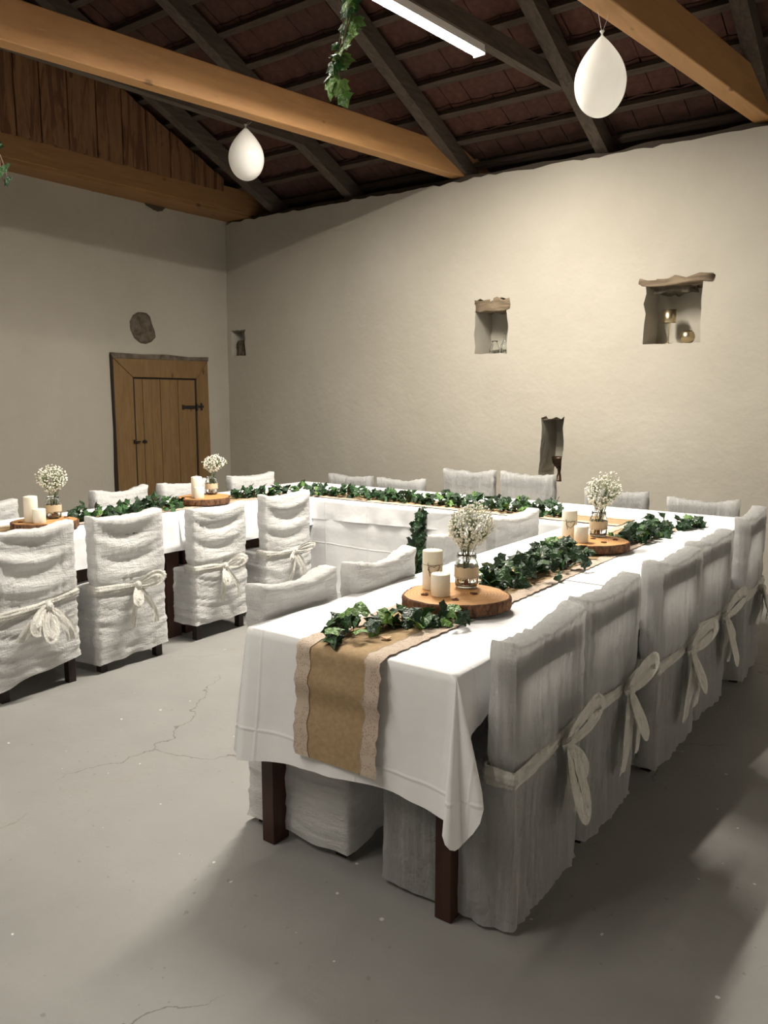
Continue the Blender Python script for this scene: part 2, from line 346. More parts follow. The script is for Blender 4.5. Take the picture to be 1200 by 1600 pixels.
NICHES = [(-6.79, -6.575, 1.97, 2.25, 0.16, 1), (-3.68, -3.36, 1.90, 2.36, 0.30, 2), (-2.16, -1.745, 1.93, 2.40, 0.30, 3), (-3.012, -2.807, 0.80, 1.345, 0.30, 4)]
cuts = [cutter(*n) for n in NICHES]
for c in cuts:
    md = wall_back.modifiers.new('niche', 'BOOLEAN'); md.operation = 'DIFFERENCE'; md.object = c; md.solver = 'EXACT'
dg = bpy.context.evaluated_depsgraph_get(); dg.update()
me = bpy.data.meshes.new_from_object(wall_back.evaluated_get(dg)); wall_back.modifiers.clear(); wall_back.data = me
for c in cuts: bpy.data.objects.remove(c)
autosmooth(wall_back, 35)
wl = wall_slab('wall_left', (XL, YF-0.3), (XL, YB+0.6), 0.5, 3.43, 40.0); wall_left = wl.build('wall_left', PLASTER, None, True, kind='structure'); autosmooth(wall_left, 35)
MB().box((XR, YF-0.3, 0), (XR+0.3, YB+0.6, 3.4)).build('wall_right', BOUNCE_WHITE, kind='structure')  # unseen wall, set close and white to bounce light onto the chair backs
MB().box((XL-0.3, YF-0.3, 0), (XR+0.3, YF, 3.4)).build('wall_front', PLASTER, kind='structure')

# lintels and rubble shown by the niches
def slab_rough(a, b, seed, name, M, parent, amp=0.02, n=(12, 4, 4), label=None):
    mb = MB(); nx, ny, nz = n
    bm = bmesh.new(); bmesh.ops.create_cube(bm, size=1); bmesh.ops.subdivide_edges(bm, edges=bm.edges, cuts=5, use_grid_fill=True)
    A = Vector(a); B = Vector(b)
    for v in bm.verts:
        t = v.co+Vector((.5, .5, .5)); p = Vector((A.x+(B.x-A.x)*t.x, A.y+(B.y-A.y)*t.y, A.z+(B.z-A.z)*t.z))
        q = p*14+Vector((seed, 0, 0)); v.co = p+Vector((noise.noise(q), noise.noise(q+Vector((9, 0, 0)))*.5, noise.noise(q+Vector((0, 9, 0)))))*amp
    me = bpy.data.meshes.new(name); bm.to_mesh(me); bm.free(); me.materials.append(M)
    for p in me.polygons: p.use_smooth = True
    o = link(name, me, parent)
    if label: o['label'] = label
    return o
slab_rough((-2.20, YB-0.004, 2.372), (-1.67, YB+0.28, 2.43), 1, 'lintel', LINTEL, wall_back, 0.036, label='weathered grey-brown lintel of the large wall niche')
slab_rough((-2.10, YB+0.06, 2.325), (-1.84, YB+0.26, 2.375), 8, 'lintel_fragment', STONE, wall_back, 0.03)
slab_rough((-3.685, YB-0.003, 2.27), (-3.335, YB+0.29, 2.362), 5, 'lintel', LINTEL, wall_back, 0.032, label='rough stone lintel of the middle wall niche')
slab_rough((-6.74, YB+0.05, 1.975), (-6.60, YB+0.15, 2.13), 12, 'niche_rubble', STONE, wall_back, 0.03)
slab_rough((-3.02, YB+0.02, 1.325), (-2.80, YB+0.28, 1.36), 15, 'lintel', STONE, wall_back, 0.012)
# bare stone left in the plaster above the door
def stone_patch():
    mb = MB(); rnd = random.Random(4); rings = []
    ol = [(0.00, 0.155), (0.06, 0.15), (0.105, 0.12), (0.12, 0.05), (0.155, -0.03), (0.16, -0.09), (0.11, -0.135), (0.04, -0.16), (-0.03, -0.155), (-0.10, -0.11), (-0.145, -0.03), (-0.15, 0.05), (-0.11, 0.115), (-0.05, 0.15)]
    for s, dx in ((1.0, -0.002), (0.97, 0.012), (0.8, 0.02), (0.5, 0.024), (0.02, 0.026)):
        rings.append([(XL+dx+0.012*noise.noise(Vector((y*20*s, z*20*s, 1)))*(s < .99), 5.235+y*s, 2.205+z*s) for y, z in ol+[ol[0]]])
    mb.grid(rings); return mb.build('exposed_stone', STONE, wall_left, True, label='bare rounded stone left unplastered above the door')
stone_patch()
def crumble(y0, y1, z, seed):
    P = []; n = 10
    for k in range(n+1):
        t = k/n; y = y0+(y1-y0)*t; d = math.sin(t*math.pi)**0.7*0.055*(1+0.6*noise.noise(Vector((t*6, seed, 0))))
        P.append([(XL+0.012, y, z+0.02), (XL+0.022, y, z-d)])
    MB().grid(P).build('crumbled_patch', DARKCAV, wall_left, True)  # dark sheet painted for the shade in a small hole
crumble(5.30, 5.58, 3.42, 3)
# ragged strip painted dark for the shaded gap between plaster top and eaves
P = []; Pb = []
for k in range(120):
    x = -6.85+k*0.075; zz = TOP-0.02+0.02*noise.noise(Vector((x*7, 5, 2)))
    P.append([(x, YB+0.05, zz), (x, YB+0.07, TOP+0.05+0.035*noise.noise(Vector((x*3, 8, 0))))])
MB().grid(P).build('eaves_gap_shade', DARKCAV, wall_back, True)

# ---------------------------------------------------------------- door
dx = XL
door = MB().box((XL-0.03, 5.075, 0), (XL+0.005, 5.91, 1.712)).build('door_1', BLACKW, kind='structure')
def poly_prism(pts, x0, x1, name, M, parent, **kw):
    n = len(pts); vs = [(x0, y, z) for y, z in pts]+[(x1, y, z) for y, z in pts]
    fs = [tuple(range(n)), tuple(range(2*n-1, n-1, -1))]+[(i, (i+1) % n, n+(i+1) % n, n+i) for i in range(n)]
    return bevel(MB().add(vs, fs).build(name, M, parent, **kw), 0.004)
poly_prism([(4.855, 0), (5.085, 0), (5.085, 1.708), (4.86, 1.895)], XL-0.02, XL+0.024, 'frame_board', DOORW, door)
poly_prism([(5.905, 0), (6.08, 0), (6.062, 1.90), (5.905, 1.708)], XL-0.02, XL+0.024, 'frame_board', DOORW, door)
poly_prism([(4.862, 1.899), (5.087, 1.712), (5.903, 1.712), (6.06, 1.903), (5.5, 1.915)], XL-0.02, XL+0.024, 'frame_board', DOORW, door)
poly_prism([(4.84, 1.89), (6.07, 1.90), (6.075, 1.945), (5.8, 1.935), (5.5, 1.95), (5.2, 1.94), (4.84, 1.945)], XL-0.02, XL+0.03, 'rough_gap', STONE, door)
poly_prism([(4.825, 0.2), (4.86, 0), (4.86, 1.9), (4.838, 1.93), (4.846, 1.2), (4.83, .8)], XL-0.02, XL+0.03, 'rough_gap', BLACKW, door)
ys = [5.108, 5.205, 5.315, 5.425, 5.545, 5.655, 5.78, 5.888]
for i in range(7):
    bevel(MB().box((XL-0.01, ys[i]+0.002, 0.02), (XL+0.008+0.004*(i % 2), ys[i+1]-0.002, 1.694)).build('plank', DOORW, door), 0.003)
hg = MB().box((XL+0.010, 5.72, 1.39), (XL+0.018, 5.885, 1.425)).box((XL+0.010, 5.70, 1.382), (XL+0.020, 5.725, 1.433)).box((XL+0.022, 5.905, 1.40), (XL+0.032, 5.985, 1.425))
hg.box((XL+0.022, 5.945, 1.375), (XL+0.034, 5.965, 1.45)); hg.tube([(XL+0.026, 5.897, 1.375), (XL+0.026, 5.897, 1.44)], 0.011, 8); hg.build('strap_hinge', IRON, door)
hg = MB().box((XL+0.010, 5.72, 0.45), (XL+0.018, 5.885, 0.485)); hg.tube([(XL+0.026, 5.897, 0.43), (XL+0.026, 5.897, 0.50)], 0.011, 8); hg.build('strap_hinge', IRON, door)
lt = MB().box((XL+0.022, 5.06, 1.05), (XL+0.036, 5.082, 1.09)).tube([(XL+0.034, 5.06, 1.07), (XL+0.030, 5.14, 1.068)], 0.008, 6).lathe([(0.0, 0), (0.028, 0.004), (0.03, 0.015), (0.012, 0.03), (0, 0.035)], 10, (XL+0.008, 5.205, 1.052))
lt.build('latch', IRON, door)

# ---------------------------------------------------------------- roof
PT = 0.44
def zb(y): return 3.50+PT*(YB-y)
YR = 1.2
ceiling = MB().grid([[(x, YB+0.62, zb(YB+0.62)+0.25), (x, YR, zb(YR)+0.25), (x, YF-0.3, zb(YR)+0.25-PT*(YR-YF+0.3))] for x in (XL-0.5, XR+0.4)]).build('ceiling', RAFTER, kind='structure')
MB().grid([[(x, YB+0.61, 3.3), (x, YB+0.61, zb(YB+0.61)+0.25)] for x in (XL-0.5, XR+0.4)]).build('fascia', BATTEN, ceiling)
MB().add([(XR+0.1, YF-0.3, 3.3), (XR+0.1, YB+0.6, 3.3), (XR+0.1, YB+0.6, zb(YB+.6)+.2), (XR+0.1, YR, zb(YR)+.2), (XR+0.1, YF-.3, 3.5)], [(0, 1, 2, 3, 4)]).build('gable_panel', GABLE, ceiling)
MB().add([(XL-0.3, YF-0.3, 3.3), (XL-0.3, YB+0.6, 3.3), (XL-0.3, YB+0.6, zb(YB+.6)+.2), (XL-0.3, YR, zb(YR)+.2), (XL-0.3, YF-.3, 3.5)], [(0, 1, 2, 3, 4)]).build('gable_panel', GABLE, ceiling)
MB().box((XL-0.5, YF-0.31, 3.3), (XR+0.4, YF-0.28, 3.75)).build('fascia', BATTEN, ceiling)
for i, x in enumerate((-6.2, -5.17, -3.87, -2.60, -1.38, -0.2, 1.0)):
    mb = MB().bar((x, YB+0.5, zb(YB+0.5)), (x, YR, zb(YR)), 0.10, 0.14, seg=14, wob=0.006, seed=i)
    autosmooth(mb.build('rafter', RAFTER, ceiling))
    MB().bar((x, YF-0.2, zb(YR)-PT*(YR-YF+0.2)), (x, YR, zb(YR)), 0.10, 0.14).build('rafter', RAFTER, ceiling)
th = math.atan(PT)
k = 0; ybat = []
y = 6.6
while y > 1.3:
    ybat.append(y); y -= 0.305
for i, y in enumerate(ybat):
    rnd = random.Random(i); z = zb(y)+0.142
    mb = MB().bar((XL+0.02, y+rnd.uniform(-.01, .01), z), (XR, y+rnd.uniform(-.01, .01), z), 0.055, 0.04, up=(0, PT, 1), seg=20, wob=0.004, seed=i)
    autosmooth(mb.build('batten', BATTEN, ceiling))
# clay tiles: one mesh shared, ribbed underside
tw, tl = 0.190, 0.345
P = []
for a in range(7):
    u = a/6; zz = 0.005*math.cos(u*2*math.pi)
    P.append([(u*tw-tw/2, 0, zz), (u*tw-tw/2, tl*0.5, zz), (u*tw-tw/2, tl, zz)])
tm = MB().grid(P); tm.grid([[(p[0], p[1], p[2]+0.012) for p in row] for row in P]); tm.grid([[row[0], (row[0][0], row[0][1], row[0][2]+0.012)] for row in P])
tile_me = tm.mesh('roof_tile', TILE, True)
rest = MB(); cnt = 0
for r, y in enumerate(ybat[:-1]):
    for cidx in range(-1, 49):
        x = XL+0.1+cidx*(tw+0.006)+(0.01*math.sin(r*3.1)); rnd = random.Random(r*100+cidx)
        z = zb(y)+0.158; vis = (3.9 < y < 6.5) and (-6.3 < x < -0.75) and cnt < 300
        if vis:
            o = link('roof_tile', tile_me, ceiling, (x+rnd.uniform(-.003, .003), y+0.02, z+rnd.uniform(0, .004)))
            o.rotation_euler = (math.pi+0, 0, 0); o.rotation_euler = (-(th-0.035)+0, rnd.uniform(-.02, .02), rnd.uniform(-.012, .012)); o.location.y = y-0.32; o.location.z = zb(y-0.32)+0.203; cnt += 1
        elif x < XR:
            s0 = zb(y-0.32)+0.203; y0 = y-0.32; dy, dz = math.cos(th-0.035)*tl, -math.sin(th-0.035)*tl
            rest.grid([[(x-tw/2, y0, s0-0.008), (x-tw/2, y0+dy, s0+dz-0.008)], [(x, y0, s0+0.008), (x, y0+dy, s0+dz+0.008)], [(x+tw/2, y0, s0-0.008), (x+tw/2, y0+dy, s0+dz-0.008)]])
rest.build('roof_tiles_beyond', TILE, ceiling, True, kind='stuff')
# tie beams (planed pine) resting on the wall tops
def tie(p, q, label, M=None):
    autosmooth(bevel(MB().bar(p, q, 0.12, 0.24, seg=12, wob=0.003, seed=p[0]).build('tie_beam', M or BEAM, ceiling, label=label), 0.006))
def ext(x0, y0, x1, y1, y): return x0+(x1-x0)*(y-y0)/(y1-y0)
tie((ext(-4.525, 2.62, -3.924, 6.4, -3.0), -3.0, 3.45), (ext(-4.525, 2.62, -3.924, 6.4, 6.85), 6.85, 3.45), 'planed light pine tie beam crossing the upper left')
tie((ext(-1.70, 4.0, -1.42, 6.257, -3.0), -3.0, 3.45), (ext(-1.70, 4.0, -1.42, 6.257, 6.85), 6.85, 3.45), 'planed light pine tie beam at the upper right with a balloon hung from it')
tie((-6.84, -3.0, 3.45), (-6.54, 6.7, 3.45), 'planed pine tie beam lying along the top of the door wall', BEAM_DARK)
for (p, q) in (((-5.58, -0.5, 3.775), (-5.15, 5.88, 3.775)), ((-3.375, -2.4, 3.76), (-2.69, 5.86, 3.76))):
    autosmooth(MB().bar(p, q, 0.075, 0.12, seg=12, wob=0.003, seed=p[0]).build('collar_tie', RAFTER, ceiling))
autosmooth(bevel(MB().bar((-7.02, -3.0, 3.418), (-6.70, 6.75, 3.418), 0.42, 0.034, seg=12, wob=0.005, seed=4).build('wall_plate', BEAM_DARK, ceiling, label='rough lighter plank under the tie beam on the door wall'), 0.004))
# gable boards standing on the tie beam over the door wall
rnd = random.Random(11); y = 0.6; gi = 0
while y < 6.02:
    wd = rnd.uniform(0.105, 0.155); x = -6.50+0.012*(gi % 2); z0 = 3.62; n = 8; F = []
    for k in range(n+1):
        t = k/n; jl = 0.008*noise.noise(Vector((t*4, gi, 0))); jr = 0.008*noise.noise(Vector((t*4, gi, 5)))
        yl, yr = y+jl, y+wd-0.004+jr; zt = zb(max(yl, YR)) if yl > YR else zb(YR)-PT*(YR-yl); zt2 = zb(max(yr, YR)) if yr > YR else zb(YR)-PT*(YR-yr)
        F.append([(x, yl, z0+(zt+.1-z0)*t), (x+0.002, (yl+yr)/2, z0+((zt+zt2)/2+.1-z0)*t), (x, yr, z0+(zt2+.1-z0)*t)])
    mb = MB().grid(F); mb.grid([[(p[0]-0.02, p[1], p[2]) for p in row] for row in F]); mb.grid([[row[0], (row[0][0]-.02, row[0][1], row[0][2])] for row in F]); mb.grid([[row[2], (row[2][0]-.02, row[2][1], row[2][2])] for row in F])
    autosmooth(mb.build('gable_board', GABLE, wall_left)); y += wd; gi += 1

# ---------------------------------------------------------------- lamps
def tube_light(p, q, label, M):
    p = Vector(p); q = Vector(q); t = thing('tube_light', label, 'light', p.lerp(q, .5)); a = p-t.location; b = q-t.location
    d = (b-a).normalized(); sd = d.cross(Vector((0, 0, 1))).normalized()
    MB().bar(a+Vector((0, 0, 0.002)), b+Vector((0, 0, 0.002)), 0.088, 0.034).bar(a+sd*.041-Vector((0, 0, .011)), b+sd*.041-Vector((0, 0, .011)), .004, .014).bar(a-sd*.041-Vector((0, 0, .011)), b-sd*.041-Vector((0, 0, .011)), .004, .014).build('housing', PLASTIC, t)
    MB().grid([[e+sd*(0.038*math.cos(math.pi*k/10))-Vector((0, 0, 0.004*math.sin(math.pi*k/10))) for k in range(11)] for e in (a, b)]).build('diffuser', M, t, True)
    MB().bar(a-d*0.012-Vector((0, 0, .022)), a-Vector((0, 0, .022)), .086, .03).build('end_cap', PLASTIC, t)
    MB().bar(b-Vector((0, 0, .022)), b+d*0.012-Vector((0, 0, .022)), .086, .03).build('end_cap', PLASTIC, t)
    return t
tube_light((-2.915, 3.45, 3.722), (-2.795, 4.85, 3.722), 'lit white tube light fixed under the collar beam at the top of the picture', TUBE1)
tube_light((-3.04, 1.96, 3.722), (-2.918, 3.42, 3.722), 'second lit white tube light under the collar beam, just above the picture edge', TUBE4)
tube_light((-3.27, -1.9, 3.722), (-3.035, 1.30, 3.722), 'lit white tube light in line with the visible one, above the picture', TUBE2)
tube_light((-2.15, -1.0, 3.75), (-2.12, 0.4, 3.75), 'unseen tube light added as side fill, above the picture', TUBE3)
MB().bar((-2.16, -1.6, 3.787), (-2.10, 2.4, 3.787), 0.075, 0.12).build('collar_tie', RAFTER, ceiling)

# ---------------------------------------------------------------- tables
T = 0.765
def table(x0, x1, y0, y1, label, M=DARKW, deep=0.09, lw=(0.055, 0.075), inset=0.019):
    t = thing('dining_table', label, 'table', ((x0+x1)/2, (y0+y1)/2, 0)); hx, hy = (x1-x0)/2, (y1-y0)/2
    bevel(MB().box((-hx+.004, -hy+.002, T-0.04), (hx-.004, hy-.002, T-0.004)).build('tabletop', M, t), 0.004)
    for sx in (-1, 1):
        for sy in (-1, 1):
            a = (sx*(hx-inset), sy*(hy-inset)); b = (a[0]-sx*lw[0], a[1]-sy*lw[1])
            bevel(MB().box((min(a[0], b[0]), min(a[1], b[1]), 0), (max(a[0], b[0]), max(a[1], b[1]), T-0.04)).build('leg', M, t), 0.003)
    i = 0.045
    mb = MB()
    for a, b in (((-hx+i, -hy+.1, 0), (-hx+i+.02, hy-.1, 0)), ((hx-i-.02, -hy+.1, 0), (hx-i, hy-.1, 0)), ((-hx+.1, -hy+i, 0), (hx-.1, -hy+i+.02, 0)), ((-hx+.1, hy-i-.02, 0), (hx-.1, hy-i, 0))):
        mb.box((a[0], a[1], T-0.04-deep), (b[0], b[1], T-0.04))
    mb.build('apron', M, t); return t
table(-1.896, -1.097, 1.835, 3.165, 'white-draped table nearest the camera on two visible dark wooden legs')
table(-1.896, -1.097, 3.17, 4.535, 'second table of the right arm, under the farther wood slice')
table(-4.83, -2.96, 4.54, 5.388, 'left half of the far cross table along the plastered wall')
table(-2.955, -1.08, 4.54, 5.388, 'right half of the far cross table along the plastered wall')
table(-4.812, -4.013, 1.40, 3.30, 'table of the left arm, its dark leg showing between two covered chairs', deep=0.30, lw=(0.09, 0.10), inset=0.01)
table(-4.812, -4.013, 3.31, 4.535, 'table of the left arm nearest the door corner', deep=0.30)

def lerp_keys(keys, s):
    if s <= keys[0][0]: return keys[0][1]
    for (a, va), (b, vb) in zip(keys, keys[1:]):
        if s <= b:
            t = (s-a)/(b-a); t = t*t*(3-2*t); return va+(vb-va)*t
    return keys[-1][1]
def cloth(name, x0, x1, y0, y1, sides, drop, label, z=T, seed=0, corner_flare=0.10, cat='tablecloth', group=None, cpeak=None, cflare=None, rip=0.012, vc=14):
    """flat top grid plus skirts. sides: subset of 'SENW' that hang down. drop(side, u) -> length"""
    mb = MB(); st = 0.025; nx = max(2, int((x1-x0)/st)); ny = max(2, int((y1-y0)/st))
    def hz(x, y): return z+0.0012*noise.noise(Vector((x*5, y*5, seed)))
    G = [[(x0+(x1-x0)*i/nx, y0+(y1-y0)*j/ny) for j in range(ny+1)] for i in range(nx+1)]
    mb.grid([[(x, y, hz(x, y)) for x, y in row] for row in G])
    path = []   # (x,y, nx,ny, side, u) walking S -> E -> N -> W  (counter-clockwise)
    per = {'S': [(x0+(x1-x0)*i/nx, y0) for i in range(nx+1)], 'E': [(x1, y0+(y1-y0)*j/ny) for j in range(ny+1)],
           'N': [(x1-(x1-x0)*i/nx, y1) for i in range(nx+1)], 'W': [(x0, y1-(y1-y0)*j/ny) for j in range(ny+1)]}
    nrm = {'S': -90, 'E': 0, 'N': 90, 'W': 180}
    order = 'SENW'; runs = []; cur = []
    start = next((k for k in range(4) if order[k] in sides and order[k-1] not in sides), 0)
    for q in range(4):
        sd = order[(start+q) % 4]
        if sd not in sides:
            if cur: runs.append(cur); cur = []
            continue
        if cur:     # corner fan
            pv = cur[-1]; a0 = pv[2]
            for k in range(1, vc): cur.append((pv[0], pv[1], a0+90*k/vc, 'c', k/vc, cur[-1][5] if cur[-1][3] == 'c' else pv[3]))
        ln = len(per[sd])-1
        for i, (x, y) in enumerate(per[sd]): cur.append((x, y, nrm[sd], sd, i/ln, sd))
    if cur: runs.append(cur)
    K = 16
    for run in runs:
        P = []; arc = 0; last = None
        for (x, y, a, sd, u, psd) in run:
            if last: arc += math.hypot(x-last[0], y-last[1])
            last = (x, y)
            if sd == 'c':
                nxt = order[(order.index(psd)+1) % 4]; d0, d1 = drop(psd, 1), drop(nxt, 0); peak = max(d0, d1)+0.75*min(d0, d1)
                d = d0+(d1-d0)*u; tt = math.sin(u*math.pi); d = d+(peak-max(d0, d1)*1.0)*tt**1.5*0.62*(cpeak or {}).get(psd+nxt, 1)
                fl = (corner_flare*(0.35+0.65*tt)+0.03*math.sin(u*math.pi*3))*(cflare or {}).get(psd+nxt, 1)*(0.8+0.4*u)
            else:
                d = drop(sd, u); fl = 0.022
                e = min(u, 1-u)*((x1-x0) if sd in 'SN' else (y1-y0))
                fl += corner_flare*0.3*math.exp(-e/0.08)
            col = []; ar = R(a)
            for k in range(K+1):
                t = k/K; s = t*d
                r = rip*t*(noise.noise(Vector((x*4.5, y*4.5, seed+3)))+0.6*noise.noise(Vector((x*11, y*11, seed+t))))*1.6
                o = fl*(t**1.1)*(d/0.4)+r+0.006*min(1, t*8)
                col.append((x+math.cos(ar)*o, y+math.sin(ar)*o, hz(x, y)-s-0.0*t))
            P.append(col)
        if len(runs) == 1 and len(sides) == 4: P.append(P[0])
        mb.grid(P)
    o = mb.build(name, CLOTH, None, True); o['label'] = label; o['category'] = cat
    if group: o['group'] = group
    bm = bmesh.new(); bm.from_mesh(o.data); bmesh.ops.remove_doubles(bm, verts=bm.verts, dist=0.0004); bmesh.ops.recalc_face_normals(bm, faces=bm.faces)
    if sum(f.normal.z for f in bm.faces if abs(f.normal.z) > .9) < 0: bmesh.ops.reverse_faces(bm, faces=bm.faces)
    bm.to_mesh(o.data); bm.free()
    for p in o.data.polygons: p.use_smooth = True
    return o
def drop1(sd, u):
    if sd == 'S': return lerp_keys([(0, 0.44), (0.3, 0.415), (0.7, 0.39), (1, 0.40)], u)
    if sd == 'E': return lerp_keys([(0, 0.24), (0.05, 0.17), (0.2, 0.135), (1, 0.16)], u)
    return 0.16 if sd == 'N' else lerp_keys([(0, 0.16), (0.85, 0.16), (1, 0.30)], u)
cloth('tablecloth', -1.900, -1.093, 1.831, 3.18, 'WSE', drop1, 'white tablecloth on the nearest table, hanging long over its end', seed=1, corner_flare=0.085, cpeak={'WS': 0.0, 'SE': 1.12}, cflare={'WS': .45, 'SE': 1.35})
def drop2(sd, u): return 0.165+0.012*math.sin(u*7)
cloth('tablecloth', -1.902, -1.091, 3.10, 4.52, 'WE', lambda sd, u: 0.17+0.05*max(0, 1-u*5 if sd == 'E' else 0), 'white tablecloth on the right arm under the farther wood slice', z=T+0.0025, seed=5)
cloth('tablecloth', -4.816, -4.009, 1.39, 3.34, 'WSE', lambda sd, u: 0.205, 'white tablecloth on the left arm under the leftmost wood slice', z=T, seed=9)
cloth('tablecloth', -4.818, -4.007, 3.28, 4.56, 'WE', lambda sd, u: 0.195+0.03*math.sin(u*3), 'white tablecloth on the left arm under the wood slice in front of the door', z=T+0.0025, seed=12)
cloth('tablecloth', -4.834, -1.076, 4.534, 5.392, 'WSEN', lambda sd, u: 0.145+0.01*math.sin(u*9), 'top white tablecloth along the far cross table', z=T+0.004, seed=15, corner_flare=0.05)
# long skirt cloth beneath, reaching the floor on the inner side
P = []; n = 130
for i in range(n+1):
    x = -4.03+(2.17)*i/n; col = []
    for k in range(21):
        t = k/20; z = T-0.01-t*(T-0.03)
        o = 0.004+0.012*t+t*0.016*noise.noise(Vector((x*6, 0, 2)))+0.004*(abs(t-0.27) < 0.03)
        col.append((x, 4.535-o, z))
    P.append(col)
o = MB().grid(P).build('table_skirt', CLOTH, None, True); o['label'] = 'long white skirt cloth falling to the floor behind the shorter cloth of the cross table'; o['category'] = 'tablecloth'

# ---------------------------------------------------------------- runners
def runner(pts_fn, length, wd, label, z0, seed, drop=0, lace=True):
    """pts_fn(s, v) -> top point; s along, v across (-.5..5)"""
    t = thing('table_runner', label, 'runner', pts_fn(length*.5, 0)); L = t.location
    ns = int((length+drop)/0.022); F = []; nv = 12
    def pt(s, v, lift=0):
        if s < 0:   # hanging part, s in [-drop,0)
            p0 = Vector(pts_fn(0, v)); p1 = Vector(pts_fn(0.01, v)); d = (p0-p1); d.z = 0; d.normalize()
            dep = -s; out = 0.022+0.10*dep*0.32+0.012*math.exp(-((dep-0.13)/0.035)**2)-0.006*math.exp(-((dep-0.2)/0.04)**2)
            rr = min(1, dep/0.02); p = p0+d*(0.006+(out)*rr+lift)
            p.x += 0.006*math.sin(dep*16)+0.0; p.z = p0.z-max(0, dep-0.008)+lift*max(0, 1-dep/.02)+0.012*noise.noise(Vector((v*2, dep*3, seed)))*rr*0.4; return p
        p = Vector(pts_fn(s, v)); p.z += 0.003*noise.noise(Vector((s*7, v*4, seed)))+lift; return p
    S = [-drop+(length+drop)*i/ns for i in range(ns+1)]
    F = [[pt(s, (j/nv-.5)*(wd))-L for j in range(nv+1)] for s in S]
    MB().grid(F).build('burlap_panel', BURLAP, t, True)
    if lace:
        for sg in (-1, 1):
            F = []
            for s in S:
                inner = wd/2-0.055+0.010*abs(math.sin(s*math.pi/0.075))-0.004*math.sin(s*9); outer = wd/2+0.010+0.004*math.sin(s*math.pi/0.018)
                F.append([pt(s, sg*(inner+(outer-inner)*q/4), 0.0016)-L for q in range(5)])
            MB().grid(F).build('lace_trim', LACE, t, True)
            MB().tube([F[i][0] for i in range(0, len(F))], 0.0013, 4).build('lace_cord', LACE, t, True)
    return t
runner(lambda s, v: (-1.495+v, 1.828+s, T+0.0042), 2.93, 0.305, 'burlap runner with lace edges hanging over the end of the nearest table', T, 3, drop=0.37)
runner(lambda s, v: (-4.41+v, 1.42+s, T+0.0042), 3.2, 0.30, 'burlap runner with lace edges along the left arm', T, 6)
runner(lambda s, v: (-4.30+s, 4.735+v+0.0*s, T+0.0082), 2.65, 0.30, 'burlap runner with lace edges along the inner side of the cross table', T, 8)

